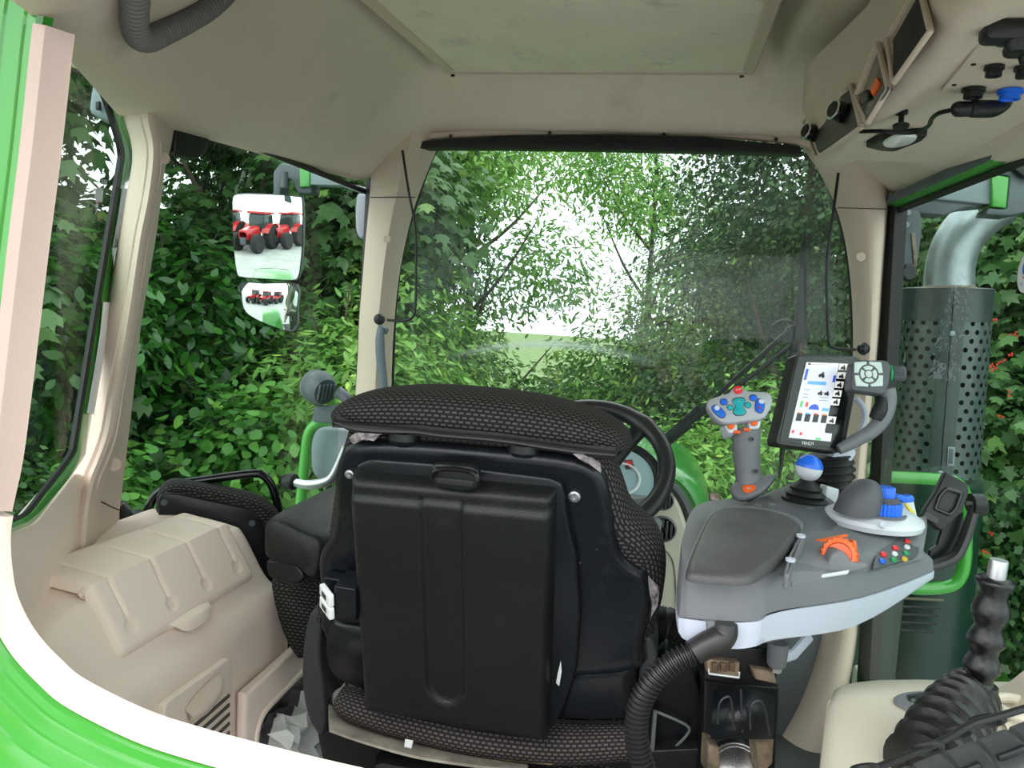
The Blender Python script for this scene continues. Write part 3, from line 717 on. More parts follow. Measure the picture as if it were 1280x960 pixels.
# --- rear opening: beige trim and ribbed green body round the left corner
Y0 = .69; ny = V(0, -1, 0)
ip = [(108, -40), (93, 43), (84, 120), (75, 200), (62, 300), (50, 400), (38, 500), (28, 575), (16, 632), (10, 665), (11, 705), (19, 748), (42, 792), (75, 828), (105, 852), (180, 889), (250, 912), (340, 936), (440, 960), (560, 985), (760, 1020), (1000, 1060)]
ip = [P(a, c, y=Y0) for a, c in catmull(ip, 5)]
def side_out(path):
    q = inset_path(path, ny, .05); ctr = P(500, 500, y=Y0); i = 40
    return 1 if (q[i]-ctr).length > (path[i]-ctr).length else -1
so_ = side_out(ip)
def ring_sweep(path, sec):
    rings = []; m = len(path)
    for i in range(m):
        t = (path[min(i+1, m-1)]-path[max(i-1, 0)]).normalized(); o = t.cross(ny).normalized()*so_
        rings.append([path[i]+o*u+ny*v for u, v in sec])
    return MB().grid(rings, closed_u=True, cap0=True, cap1=True)
i0 = 5*1; cut = 5*8+2
up = ip[i0:cut]; lo = ip[cut:]
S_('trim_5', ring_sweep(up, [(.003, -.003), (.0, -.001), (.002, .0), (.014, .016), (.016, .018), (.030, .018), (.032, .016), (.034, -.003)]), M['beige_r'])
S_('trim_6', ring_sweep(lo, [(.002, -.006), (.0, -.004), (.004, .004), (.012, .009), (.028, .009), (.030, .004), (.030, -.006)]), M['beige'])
rib = [(.031, -.006), (.031, .006), (.034, .011), (.043, .012), (.0445, .0145), (.0475, .0155), (.060, .018), (.0615, .0205), (.0645, .0215), (.079, .025), (.0805, .0275), (.0835, .0285), (.10, .034), (.14, .042), (.22, .02), (.22, -.006)]
S_('trim_7', ring_sweep(ip[:], rib), M['green'], ang=28)
# --- right window (fixed) with seals and roof edge strips
XR = .53
rw = tag(link('window_4', (XR, 1.4, .2)), kind='structure')
def xr(y): return .60+(.505-.60)*(y-.5)/1.7
b = MB(); q = [V(xr(2.19)+.02, 2.19, .15), V(xr(2.19)+.02, 2.19, 1.42), V(xr(.5)+.02, .5, 1.42), V(xr(.5)+.02, .5, .15)]; nr = (q[1]-q[0]).cross(q[2]-q[1]).normalized(); nr = nr if nr.x < 0 else -nr
b.slab(q, nr, .005, .001); b.build('glass_pane', M['glass'], rw)
b = MB(); b.tube([V(xr(y)+.006, y, 1.398) for y in (2.19, 1.3, .5)], .008, 8); b.build('top_seal', M['seal'], rw)
b = MB(); b.sheet([[P(1108-(y-262)*.063, y, y=2.165), P(1119-(y-262)*.055, y, y=2.12)] for y in (255, 400, 600, 800, 900)], .03); b.build('front_seal', M['seal'], rw)
b = MB(); b.grid([[V(xr(y)+dx, y, z) for dx, z in ((-.012, 1.424), (-.018, 1.412), (-.004, 1.404), (.012, 1.404), (.012, 1.44))] for y in (2.19, 1.6, 1., .5)], closed_u=True, cap0=True, cap1=True); S_('trim_8', b, M['green_d'])
b = MB(); b.grid([[V(xr(y)+dx, y, z) for dx, z in ((-.026, 1.430), (-.026, 1.416), (-.014, 1.411), (-.012, 1.43))] for y in (2.17, 1.6, 1., .5)], closed_u=True, cap0=True, cap1=True); S_('trim_9', b, M['extgrey'])
# ------------------------------------------------------------------ overhead console on the right of the roof
oc = thing('overhead_console', (.40, 1.2, 1.42), 'beige console along the right edge of the ceiling with knobs, slots and sockets', 'console')
# body: section (x,z) along y with a rounded nose
def csec(y, x0, xt, zt, zb, x1): return [V(xt, y, zt), V(x0+.002, y, zb+.045), V(x0, y, zb+.018), V(x0+.004, y, zb+.006), V(x0+.016, y, zb), V(x0+.035, y, zb), V(x0+.06, y, zb+.012), V(x1-.08, y, zb+.012), V(x1, y, 1.432), V(x1, y, 1.5), V(xt, y, zt+.08)]
b = MB(); rows = []
for y, x0, xt, zt, zb in [(1.80, .30, .27, 1.52, 1.445), (1.775, .262, .235, 1.53, 1.432), (1.73, .248, .215, 1.535, 1.424), (1.68, .243, .225, 1.54, 1.42), (1.58, .244, .245, 1.545, 1.418), (1.45, .248, .268, 1.55, 1.417), (1.2, .251, .276, 1.56, 1.417), (.9, .254, .279, 1.56, 1.417), (.55, .254, .279, 1.56, 1.417)]:
    rows.append(csec(y, x0, xt, zt, zb, xr(y)-.03))
b.grid(rows, closed_u=True, cap0=True, cap1=True); b.build('console_body', M['head'], oc, ang=50)
FP = plane3(P(1020, 190, z=1.42), P(1160, 40, z=1.42), P(1068, 100, z=1.50))
def bezel(px, w=.006, h=.006, off=.004, r=4):
    b = MB(); frame(b, [p+FP[1]*off for p in out2(px, FP, r)], FP[1], w, h, .002); return b
for px in ([(1003, 152), (1064, 103), (1079, 160), (1020, 200)], [(1068, 124), (1098, 50), (1113, 110), (1084, 158)], [(1108, 50), (1150, -24), (1166, 38), (1116, 108)]):
    bezel(px).build('bezel', M['beige_d'], oc)
b = MB(); pslab([(1010, 154), (1061, 112), (1074, 157), (1022, 190)], Pn(FP, .001), .006, .001, mb=b); kp = b.build('control_panel', M['black'], oc)
for a, c in ((1012, 167), (1049, 141)):
    b = MB(); o = P(a+6, c, pl=Pn(FP, .004)); b.lathe([(.016, -.004), (.016, .012), (.013, .018)], o, FP[1]+V(0, -.5, -.1), 20); k = b.build('knob', M['blackgl'], kp)
    ax = (FP[1]+V(0, -.5, -.1)).normalized(); b = MB(); torus(b, o+ax*.021, ax, .0135, .0022, 28, 8); b.build('knob_ring', M['steel'], kp)
    b = MB(); b.lathe([(.0115, .018), (.0110, .0235), (.0001, .0235)], o, ax, 18); b.build('knob_cap', M['black'], kp)
b = MB(); pslab([(1073, 128), (1098, 62), (1110, 110), (1082, 148)], Pn(FP, .001), .006, .001, mb=b); rp_ = b.build('radio_slot', M['blackgl'], oc)
b = MB(); pslab([(1087, 112), (1095, 96), (1098, 103), (1090, 119)], Pn(FP, .004), .003, .0005, mb=b); b.build('radio_sticker', M['orange'], rp_)
b = MB(); pslab([(1081, 148), (1108, 105), (1110, 110), (1083, 152)], Pn(FP, .003), .003, .001, mb=b); b.build('radio_edge', M['extgrey'], rp_)
b = MB(); pslab([(1073, 118), (1083, 110), (1085, 122), (1076, 130)], Pn(FP, .006), .006, .002, mb=b, r=3); b.build('radio_knob', M['black'], rp_)
b = MB(); pslab([(1116, 50), (1147, -5), (1159, 36), (1116, 99)], Pn(FP, .001), .006, .001, mb=b); nt_ = b.build('net_pocket', mat('pocket_net', (.015, .014, .013, 1), .95, bump=1, bscale=90, var=.7, vscale=60), oc)
# sunk socket panel on the underside
zu = zpl(1.4265); zu = (zu[0], V(0, 0, -1))
b = MB(); pslab([(1174, 116), (1200, 86), (1222, 57), (1226, 48), (1214, 40), (1199, 34), (1199, 24), (1225, -12), (1340, -60), (1400, 100), (1290, 118)], (V(0, 0, 1.425), V(0, 0, -1)), .006, .002, r=6, mb=b); sp = b.build('socket_panel', M['head'], oc)
def sock(a, c, r, m, nm='socket', h=.012):
    b = MB(); o = P(a, c, z=1.424); b.lathe([(r*1.25, 0), (r*1.25, -.004), (r, -.005), (r, -h), (r*.75, -h), (r*.7, -h+.003), (.0001, -h+.004)][::-1], o, (0, 0, 1), 20); return b.build(nm, m, oc)
sock(1217, 111, .0115, M['black']); sock(1263, 113, .0125, M['blue']); sock(1243, 83, .009, M['black']); sock(1282, 84, .010, M['black'])
for a, c, s in ((1258, 28, 1.0), (1275, 55, .7), (1246, 35, .6)):
    b = MB(); o = P(a, c, z=1.424); b.box(o+V(0, 0, -.010*s), (.045*s, .028*s, .022*s), .006); b.lathe([(.011*s, 0), (.013*s, -.02*s), (.009*s, -.03*s), (.0001, -.031*s)][::-1], o+V(.012*s, 0, 0), (0, 0, 1), 14); b.build('plug_socket', M['black'], oc)
for a, c in ((1192, 112), (1223, 26), (1246, 56), (1216, 87)):
    b = MB(); b.lathe([(.0001, 0), (.0028, 0), (.0028, .002)], P(a, c, z=1.4185)-V(0, 0, .001)+V(0, 0, .006), (0, 0, 1), 10); b.build('screw', M['black'], oc)
# interior lamp and microphone
ll = thing('reading_lamp', P(1120, 180, z=1.428), 'clear oval lamp in a black diamond plate under the right-hand roof console', 'lamp')
b = MB(); pslab([(1081, 184), (1110, 172), (1160, 169), (1152, 177), (1118, 190), (1100, 189)], (V(0, 0, 1.416), V(0, 0, -1)), .012, .002, r=3, mb=b); b.build('lamp_plate', M['black'], ll)
b = MB(); pslab([(1103, 181), (1113, 174), (1130, 171), (1145, 172), (1143, 178), (1128, 184), (1110, 185)], (V(0, 0, 1.411), V(0, 0, -1)), .006, .003, sm=3, mb=b); b.build('lamp_lens', M['lens'], ll)
mi = thing('microphone', P(1225, 137, z=1.41), 'black microphone on a curved cable clipped under the right-hand roof console', 'microphone')
b = MB(); b.tube([P(a, c, z=z) for a, c, z in ((1045, 160, 1.44), (1070, 164, 1.415), (1100, 164, 1.40), (1125, 166, 1.40), (1145, 165, 1.40), (1160, 158, 1.40), (1165, 148, 1.40), (1175, 141, 1.40), (1193, 137, 1.40))], .0032, 8, smooth=5); b.build('cable', M['black'], mi)
b = MB(); b.tube([P(a, c, z=z) for a, c, z in ((1191, 137, 1.40), (1196, 136.5, 1.40), (1215, 136, 1.40), (1217, 136, 1.40), (1240, 136, 1.405), (1255, 132, 1.41), (1264, 129, 1.415))], [.007, .010, .010, .0115, .0115, .008, .002], 12, smooth=3); b.build('capsule', M['black'], mi)
b = MB(); b.tube([P(1048, 158, z=1.44), P(1060, 163, z=1.425)], .007, 8); b.build('cable_plug', M['black'], mi)
b = MB(); b.lathe([(.0001, 0), (.011, .001), (.012, .004), (.004, .006), (.004, .02), (.009, .022), (.009, .028)], P(1126, 160, z=1.402), (0, .2, 1), 14); b.build('cable_clip', M['black'], mi)
# corrugated hose under the ceiling at top left
b = MB(); corr(b, [P(a, c, d=d) for a, c, d in ((172, -50, .74), (169, -20, .79), (168, 8, .83), (168, 32, .87), (173, 46, .91), (186, 49, .96), (205, 41, 1.0), (235, 26, 1.06), (262, 10, 1.11), (285, -12, 1.15), (300, -40, 1.18))], .0130, .0088, .0020, 18)
tag(b.build('corrugated_hose', M['hose2']), 'dark grey corrugated hose looping below the ceiling at top left', 'hose')
# ------------------------------------------------------------------ driver's seat
SPl = (V(0, 1.03, .89), V(0, -.39, -.10).normalized()); sn = SPl[1]
seat = thing('driver_seat', (-.22, 1.25, 0), "black driver's seat seen from behind, patterned fabric and hard plastic back", 'seat')
def hfield(quad, pl, fn, nu, nv, thick=.01):
    """raised panel: quad of pixels on a plane, fn(s,t) height towards the viewer"""
    q = [P(a, c, pl=pl) for a, c in quad]; rows = []
    for j in range(nv+1):
        t_ = j/nv; rows.append([(q[0]*(1-i/nu)+q[1]*(i/nu))*(1-t_)+(q[3]*(1-i/nu)+q[2]*(i/nu))*t_+pl[1]*fn(i/nu, t_) for i in range(nu+1)])
    return rows
# upholstery shell behind the plastic
up_ = [(424, 550), (438, 541), (520, 541), (620, 549), (700, 559), (738, 566), (762, 590), (778, 628), (788, 655), (806, 672), (824, 692), (831, 722), (828, 762), (816, 800), (800, 845), (600, 850), (400, 800), (398, 730), (404, 660), (413, 600)]
b = MB(); b.slab([P(a, c, pl=Pn(SPl, -.012)) for a, c in catmull(up_, 3, True)], sn, .12, prof=[(.05, .12), (.02, .108), (.006, .085), (0, .055), (.001, .03), (.006, .012), (.014, .004), (.025, 0)]); b.build('backrest_upholstery', fab, seat, ang=70)
sh = [(440, 556), (520, 557), (600, 563), (700, 573), (738, 583), (755, 600), (763, 635), (768, 668), (776, 695), (790, 710), (808, 722), (814, 745), (812, 775), (803, 812), (797, 840), (700, 850), (466, 850), (404, 800), (400, 745), (396, 712), (399, 692), (412, 670), (416, 640), (417, 600), (424, 570)]
b = MB(); b.slab([P(a, c, pl=SPl) for a, c in catmull(sh, 3, True)], sn, .03, prof=[(.004, .03), (0, .026), (0, .012), (.001, .007), (.005, .002), (.010, 0), (.016, .0005), (.022, .002)]); shell = b.build('backrest_shell', M['shell'], seat, ang=60)
for a, c, r in ((437, 593, .0045), (718, 621, .0055)):
    b = MB(); b.lathe([(r*1.5, 0), (r*1.5, .002), (r, .003), (r*.9, .005), (r*.4, .005), (r*.35, .003), (.0001, .003)], P(a, c, pl=SPl)-sn*.001, sn, 16); b.build('bolt', M['steel_b'], shell)
for a, c in ((430, 648), (746, 687), (725, 704)):
    b = MB(); b.lathe([(.0022, 0), (.0022, .0012), (.0001, .0012)], P(a, c, pl=SPl)-sn*.002, sn, 8); b.build('screw_hole', M['blackgl'], shell)
# literature box on the back
b = MB(); bx = [(449, 577), (470, 570), (540, 575), (690, 593), (704, 600), (712, 650), (722, 690), (727, 760), (722, 830), (706, 880), (690, 906), (466, 868), (455, 720)]
b.slab([p+sn*.012 for p in out2(bx, SPl, 6)], sn, .02, .005); boxb = b.build('document_box', M['shell'], seat)
def lidh(s, t_):
    e = min(s, 1-s)*.26; f = min(t_*.30, (1-t_)*.33); k = 1
    for v, w_ in ((e, .012), (f, .010)):
        q = min(1, v/w_); k *= math.sqrt(max(0, 1-(1-q)**2))
    h = .032*k
    # channel
    cx = .47; hw = .10; dd = abs(s-cx); tt = t_
    if tt > .80: dd = math.hypot(s-cx, (tt-.80)*1.18)
    ch = 1-sstep((dd-hw+.012)/.024)
    ch *= (1-sstep((tt-.80)/.12)*.0) if tt < .94 else 0
    h -= .007*ch*(1 if tt > .05 else 0)
    if t_ < .085: h -= .006*(1-sstep((t_-.06)/.025))
    return .012+h
rows = hfield([(446, 582), (699, 603), (689, 906), (465, 867)], SPl, lidh, 110, 120)
b = MB(); b.sheet(rows, .006, away=V(0, 1, 0)); b.build('box_lid', M['lid'], boxb, ang=50)
b = MB(); pslab([(538, 585), (545, 580), (590, 584), (599, 590), (597, 612), (580, 616), (545, 610), (537, 600)], Pn(SPl, .046), .012, .004, r=5, mb=b); lt = b.build('latch', M['black'], boxb)
b = MB(); b.tube([P(a, c, pl=Pn(SPl, .050)) for a, c in ((540, 597), (543, 588), (565, 586), (592, 591), (597, 600))], .0035, 8, smooth=4, cap=True); b.build('latch_pull', M['blackgl'], lt)
b = MB(); pslab([(544, 597), (592, 602), (590, 609), (546, 604)], Pn(SPl, .047), .002, .0005, mb=b); b.build('latch_slot', M['hose'], lt)
# whitish scuffs
sc_m = mat('scuff', (.10, .10, .10, 1), .8)
for px in ([(697, 842), (701, 826), (702, 840), (699, 858), (695, 854)],):
    b = MB(); pslab(px, Pn(SPl, .016), .002, .0004, mb=b); b.build('scrape_mark', M['white'], boxb)
# head pad (backrest extension)
hp = []
for x, a, c, hd in [(412, 516, 523, .018), (416, 509, 528, .035), (428, 499, 532, .052), (450, 490, 536, .062), (490, 484, 539, .068), (540, 483, 542, .070), (600, 487, 548, .070), (660, 495, 554, .070), (710, 506, 559, .068), (745, 518, 564, .062), (768, 530, 567, .052), (782, 542, 566, .038), (788, 553, 561, .018)]:
    cu = P(x, a, y=1.065); cl_ = P(x, c, y=1.065); m_ = (cu+cl_)/2+V(0, .03, 0); hh = (cu-cl_).length/2*.95; rg = []
    for k in range(28):
        u = 2*math.pi*k/28; cs, sn_ = math.cos(u), math.sin(u); f = lambda v: math.copysign(abs(v)**.75, v)
        rg.append(m_+V(0, f(cs)*hd*1.05, f(sn_)*hh+f(cs)*hh*.12))
    hp.append(rg)
hp2 = [[Vector(a) for a in catmull([tuple(r[k]) for r in hp], 4)] for k in range(28)]; hp2 = [[hp2[k][j] for k in range(28)] for j in range(len(hp2[0]))]
b = MB(True); b.grid(hp2, closed_u=True, cap0=True, cap1=True); hr = b.build('head_pad', fab, seat, ang=80)
tr_ = [[P(x, a, y=1.015), P(x+1, (a+c)/2+1.5, y=1.012), P(x+3, c, y=1.03)] for x, a, c in [(415, 525, 528), (440, 530, 541), (480, 534, 544), (520, 537, 543), (550, 541, 547), (620, 547, 553), (680, 555, 563), (720, 561, 568), (768, 566, 571)]]
b = MB(); b.sheet(tr_, .012, su=2, sv=3); b.build('pad_trim', M['hose'], hr)
for a, c in ((505, 546), (655, 561)):
    b = MB(); o = P(a, c, y=1.04); b.lathe([(.0001, -.010), (.018, -.009), (.022, -.004), (.022, .006), (.010, .008), (.010, .02)], o, (0, 0, 1), 24); b.build('pad_knob', M['black'], hr)
def torn(pts, pl, m, nm, par):
    b = MB(); q = [P(a, c, pl=pl)+pl[1]*random.uniform(-.002, .004) for a, c in pts]; cc = sum(q, Vector())/len(q)+pl[1]*.004
    for i in range(len(q)): b.poly([q[i], q[(i+1) % len(q)], cc]); b.poly([q[i]-pl[1]*.006, cc-pl[1]*.008, q[(i+1) % len(q)]-pl[1]*.006])
    return b.build(nm, m, par, smooth=False)
tm = mat('torn_lining', (.20, .18, .18, 1), .9, var=.6, vscale=160)
torn([(436, 547), (446, 541), (478, 542), (472, 546), (468, 551), (464, 547), (458, 552), (452, 547), (441, 556)], Pn(SPl, .006), tm, 'torn_fabric', seat)
torn([(716, 567), (728, 567), (738, 574), (750, 582), (752, 590), (744, 586), (738, 580), (732, 578), (724, 572)], Pn(SPl, .006), tm, 'torn_fabric', seat)
torn([(810, 722), (815, 728), (823, 734), (824, 744), (822, 756), (816, 768), (813, 775), (815, 758), (812, 742)], Pn(SPl, .008), tm, 'torn_fabric', seat)
# lower drums and recliner covers
b = MB(); b.slab([P(a, c, pl=Pn(SPl, .006)) for a, c in catmull([(404, 792), (412, 776), (428, 778), (470, 792), (470, 868), (440, 862), (414, 848), (403, 825)], 3, True)], sn, .10, prof=[(.004, .10), (0, .09), (0, .04), (.001, .022), (.004, .008), (.009, 0)]); b.build('lower_left_cover', M['shell'], seat, ang=60)
b = MB(); b.slab([P(a, c, pl=Pn(SPl, .002)) for a, c in [(700, 836), (730, 833), (796, 829), (798, 850), (797, 885), (790, 911), (740, 912), (690, 910), (686, 880)]], sn, .10, prof=[(.01, .10), (0, .09), (0, .05), (.002, .03), (.006, .016), (.014, .006), (.026, 0)]); b.build('lower_right_cover', M['shell'], seat, ang=60)
for a, c in ((729, 908), (451, 860)):
    b = MB(); b.lathe([(.0035, 0), (.0035, .003), (.0001, .004)], P(a, c, pl=Pn(SPl, .006)), sn, 10); b.build('screw', M['black'], seat)
b = MB(); b.slab([P(a, c, pl=Pn(SPl, -.02)) for a, c in catmull([(404, 764), (389, 766), (381, 790), (377, 830), (378, 865), (384, 895), (394, 915), (403, 920), (407, 895), (404, 860), (400, 825), (401, 795)], 3, True)], sn, .06, .006); b.build('recliner_cover', M['extgrey'] if 0 else mat('dark_slate_plastic', (.035, .037, .042, 1), .5), seat)
b = MB(); b.slab([P(a, c, pl=Pn(SPl, -.02)) for a, c in catmull([(801, 797), (814, 800), (821, 818), (820, 845), (812, 875), (806, 900), (797, 906), (798, 850)], 3, True)], sn, .06, .006); b.build('recliner_cover', MATS['dark_slate_plastic'], seat)
# lumbar roll, pan and frame below
b = MB(True); b.tube([P(a, c, y=1.16) for a, c in ((424, 872), (450, 882), (520, 900), (600, 917), (700, 928), (790, 926))], [.018, .026, .029, .031, .030, .026], 24, smooth=6, flat=(V(0, 0, 1), 1.3)); b.build('lumbar_roll', fabp, seat, ang=80)
b = MB(); b.sheet([[P(x, a, y=1.18), P(x, (a+c)/2, y=1.13), P(x, c, y=1.10)] for x, a, c in [(412, 880, 912), (450, 903, 925), (520, 922, 945), (600, 938, 957), (660, 950, 963)]], .004, su=2, sv=3); b.build('seat_pan', mat('dusty_pan', (.32, .29, .24, 1), .8, var=.3, vscale=25), seat)
b = MB(); b.tube([P(a, c, y=1.13) for a, c in ((455, 900), (500, 914), (560, 931), (620, 945), (690, 952))], .0042, 6, smooth=4); b.build('foam_edge', M['yellow'], seat)
b = MB(); pslab([(506, 925), (516, 927), (514, 936), (505, 934)], ypl(1.095), .004, .001, mb=b); b.build('clip', M['white'], seat)
b = MB(); pl_ = [(398, 885), (404, 880), (409, 893), (424, 900), (438, 908), (440, 918), (449, 914), (520, 934), (600, 951), (700, 948), (798, 940), (880, 936), (905, 985), (905, 1100), (410, 1100), (405, 960), (396, 915)]
b.slab([P(a, c, pl=Pn(SPl, -.035)) for a, c in pl_], sn, .03, .003); fr = b.build('seat_frame', M['black'], seat)
b = MB(); b.slab(out2([(398, 842), (412, 848), (430, 862), (430, 900), (412, 895), (398, 880)], Pn(SPl, -.09)), sn, .02, .002); b.build('side_bracket', M['blackgl'], seat)
torn([(408, 878), (414, 868), (424, 862), (430, 855), (429, 868), (421, 878), (414, 886)], Pn(SPl, -.05), mat('plastic_scrap', (.5, .5, .5, 1), .5), 'plastic_scrap', seat)
# cushion and suspension block
b = MB(); b.box((-.22, 1.42, .42), (.48, .46, .12), .04, segs=4); b.build('cushion', fab, seat)
b = MB(); b.box((-.22, 1.36, .19), (.40, .44, .38), .02); b.build('suspension_base', M['black'], seat)
# side plate with triangular pull on the right
b = MB(); b.slab(out2([(800, 846), (832, 812), (866, 830), (876, 870), (878, 1000), (800, 1000)], Pn(SPl, -.055), 4), sn, .03, .004); b.build('side_plate', M['shell'], seat)
b = MB(); fr_ = [P(a, c, pl=Pn(SPl, -.045)) for a, c in ((819, 889), (852, 903), (862, 912), (853, 925), (836, 940), (824, 943), (815, 943))]
b.tube([P(819, 889, pl=Pn(SPl, -.04)), P(817, 915, pl=Pn(SPl, -.04)), P(815, 943, pl=Pn(SPl, -.04))], .0035, 8); b.tube(fr_, .0022, 6, smooth=3); b.build('pull_handle', mat('worn_grey_metal', (.25, .26, .27, 1), .4, metal=.4), seat)
b = MB(); corr(b, [P(a, c, y=1.28) for a, c in ((800, 790), (830, 790), (862, 812))], .040, .0035, .0012, 18, 4); b.build('rubber_bellows', M['rubber'], seat)
# left armrest of the seat (slopes away from the viewer)
ra = [(326, 664), (328, 653), (338, 648), (356, 653), (378, 664), (398, 672), (405, 683), (404, 700), (399, 722), (392, 728), (384, 722), (372, 712), (348, 706), (330, 698), (326, 688)]
f0 = [P(a, c, y=1.20) for a, c in catmull(ra, 3, True)]; ce = sum(f0, Vector())/len(f0)
rings = []
for dy, s_ in [(0, .80), (.004, .90), (.012, .96), (.03, 1.0), (.12, 1.0), (.27, .98), (.30, .93), (.31, .8)]:
    rings.append([ce+(p-ce)*s_+V(dy*.02, dy, dy*.02) for p in f0])
b = MB(); b.grid(rings, closed_u=True, cap0=True, cap1=True); am = b.build('armrest', M['black'] if 0 else mat('armrest_plastic', (.007, .007, .008, 1), .5, bump=.6, bscale=350), seat, ang=60)
b = MB(); b.slab(out2([(332, 700), (352, 700), (374, 708), (382, 722), (372, 732), (345, 728), (333, 718)], ypl(1.21), 5), ny, .06, .006); b.build('armrest_pivot', M['black'], am)
b = MB(); b.slab([P(a, c, y=1.27) for a, c in catmull([(333, 724), (360, 728), (400, 720), (402, 750), (396, 790), (376, 830), (356, 812), (340, 770)], 3, True)], ny, .12, prof=[(.01, .12), (.004, .10), (0, .06), (.002, .03), (.006, .01), (.012, 0)]); b.build('side_bolster', fab, seat, ang=70)
# switch box on the left of the seat back
sw = thing('switch_box', P(430, 775, y=1.02), 'small black box with two white rocker switches on the left edge of the seat back', 'switch')
b = MB(); f_ = [P(a, c, pl=Pn(SPl, .05)) for a, c in ((417, 733), (444, 737), (445, 773), (418, 775))]
g_ = [P(a, c, pl=Pn(SPl, .005)) for a, c in ((404, 721), (436, 727), (447, 738), (447, 775), (410, 772))]
b.slab(fillet(f_, .003), sn, .045, .002); b.slab(fillet([P(a, c, pl=Pn(SPl, .02)) for a, c in ((404, 722), (436, 727), (446, 738), (446, 776), (416, 775), (402, 750))], .003), sn, .02, .002); b.build('housing', M['shell'], sw)
q = [P(404, 728, pl=Pn(SPl, .03)), P(416, 744, pl=Pn(SPl, .056)), P(417, 775, pl=Pn(SPl, .056)), P(404, 757, pl=Pn(SPl, .03))]
qn = (q[1]-q[0]).cross(q[3]-q[0]).normalized(); qn = qn if qn.dot(CAM-q[0]) > 0 else -qn
for u0, u1 in ((0, .48), (.52, 1)):
    r4 = [q[0].lerp(q[3], u0), q[1].lerp(q[2], u0), q[1].lerp(q[2], u1), q[0].lerp(q[3], u1)]; cc = sum(r4, Vector())/4
    b = MB(); b.slab([p+qn*.006 for p in fillet(r4, .003)], qn, .008, .002); o = b.build('rocker', M['white'], sw)
    b = MB(); b.slab([cc+(p-cc)*.4+qn*.0068 for p in r4], qn, .001, .0002); b.build('icon', M['hose'], o)
# folded passenger seat
ps = thing('passenger_seat', (-.85, 1.45, .3), 'folded black passenger seat with tubular hoop behind the beige storage box', 'seat')
A_, B_ = P(190, 640, y=1.28), P(345, 640, y=1.40); nP = (B_-A_).cross(V(0, 0, 1)).normalized(); nP = nP if nP.y < 0 else -nP; PP = (A_, nP)
b = MB(); b.slab([P(a, c, pl=Pn(PP, -.004)) for a, c in catmull([(196, 690), (194, 640), (197, 618), (207, 608), (225, 605), (270, 612), (318, 623), (340, 634), (352, 650), (360, 700), (372, 800), (300, 800), (200, 760)], 3, True)], nP, .09, prof=[(.04, .09), (.012, .08), (.002, .06), (0, .03), (.003, .01), (.012, 0)]); b.build('seat_upholstery', fab, ps, ang=70)
b = MB(); b.slab([P(a, c, pl=Pn(PP, .004)) for a, c in fillet([Vector(v) for v in ((197, 780), (198, 618), (216, 616), (312, 636), (328, 655), (334, 700), (352, 800), (300, 830))], 8) for a, c in [(a, c)]] if 0 else out2([(197, 780), (198, 617), (216, 616), (312, 636), (330, 655), (338, 700), (360, 800), (300, 830)], Pn(PP, .004), 12), nP, .015, .004); pb = b.build('seat_back_panel', M['shell'], ps)
for a, c in ((205, 628), (315, 654)):
    b = MB(); b.lathe([(.006, 0), (.006, .0015), (.003, .0015), (.0028, .0005), (.0001, .0005)], P(a, c, pl=Pn(PP, .004)), nP, 14); b.build('screw', M['extgrey'], pb)
b = MB(); b.tube([P(a, c, pl=Pn(PP, -.06)) for a, c in ((184, 660), (184, 640), (196, 617), (218, 606), (260, 599), (315, 592), (330, 595), (340, 608), (347, 632), (350, 660))], .0085, 12, smooth=4); b.build('hoop', M['blackgl'], ps)
b = MB(); b.slab(out2([(149, 662), (149, 632), (153, 629), (166, 642), (176, 642), (186, 650), (196, 655), (200, 670)], Pn(PP, -.045), 2), nP, .03, .003); b.build('hinge_bracket', M['black'], ps)
b = MB(); b.slab([P(a, c, pl=Pn(PP, -.03)) for a, c in ((192, 650), (345, 690), (385, 840), (385, 900), (192, 880))], nP, .05, .01); b.build('seat_support', M['black'], ps)
# ------------------------------------------------------------------ storage box with lid, left
sb = thing('storage_box', (-.80, 1.1, .05), 'beige moulded storage box with a ribbed lid at lower left', 'storage box')
def sec(y, x, s=0, dz=0):  # cross-section of the box body
    return [V(-.935, y, .70+dz), V(-.86-s, y, .698+dz), V(-.77-s, y, .686+dz), V(-.745-s, y, .672+dz), V(-.70+x-s*.5, y, .600+dz), V(-.675+x, y, .572+dz), V(-.662+x, y, .54+dz), V(-.657+x, y, .45), V(-.650+x, y, .30), V(-.645+x, y, .05)]
rows = []
for y, x, s, dz in [(.74, -.01, .0, -.11), (.78, 0, 0, -.065), (.84, 0, 0, -.032), (.90, 0, 0, -.016), (.94, 0, 0, -.014), (1.10, 0, 0, -.014), (1.28, 0, .0, -.014), (1.33, -.004, .01, -.018), (1.365, -.02, .03, -.04), (1.385, -.05, .05, -.09), (1.39, -.09, .07, -.15)]:
    rows.append(sec(y, x, s, dz))
b = MB(); b.sheet(rows, .004, su=4, sv=4, away=V(-1, 0, -.5)); b.build('box_body', M['beige'], sb, ang=50)
L0 = [(27, 710), (60, 699), (100, 684), (140, 670), (175, 659)]       # wall-side edge, z .70
def lidpt(u, v):
    """u along y (0 near..1 far), v across (0 wall side .. 1 aisle)"""
    y = .925+u*.355; xw = -.865+.02*u; xf = -.752+.045*u*0; 
    if v < .5: k = v/.5; return V(xw+(xf-xw)*k, y+(-.0)*k, .702-.012*k)
    k = (v-.5)/.5; return V(xf+(-.694-xf)*k, y, .690-(.690-.597)*k)
nv_, nu_ = 80, 90; rows = []
ribs = [.10, .36, .62, .88]
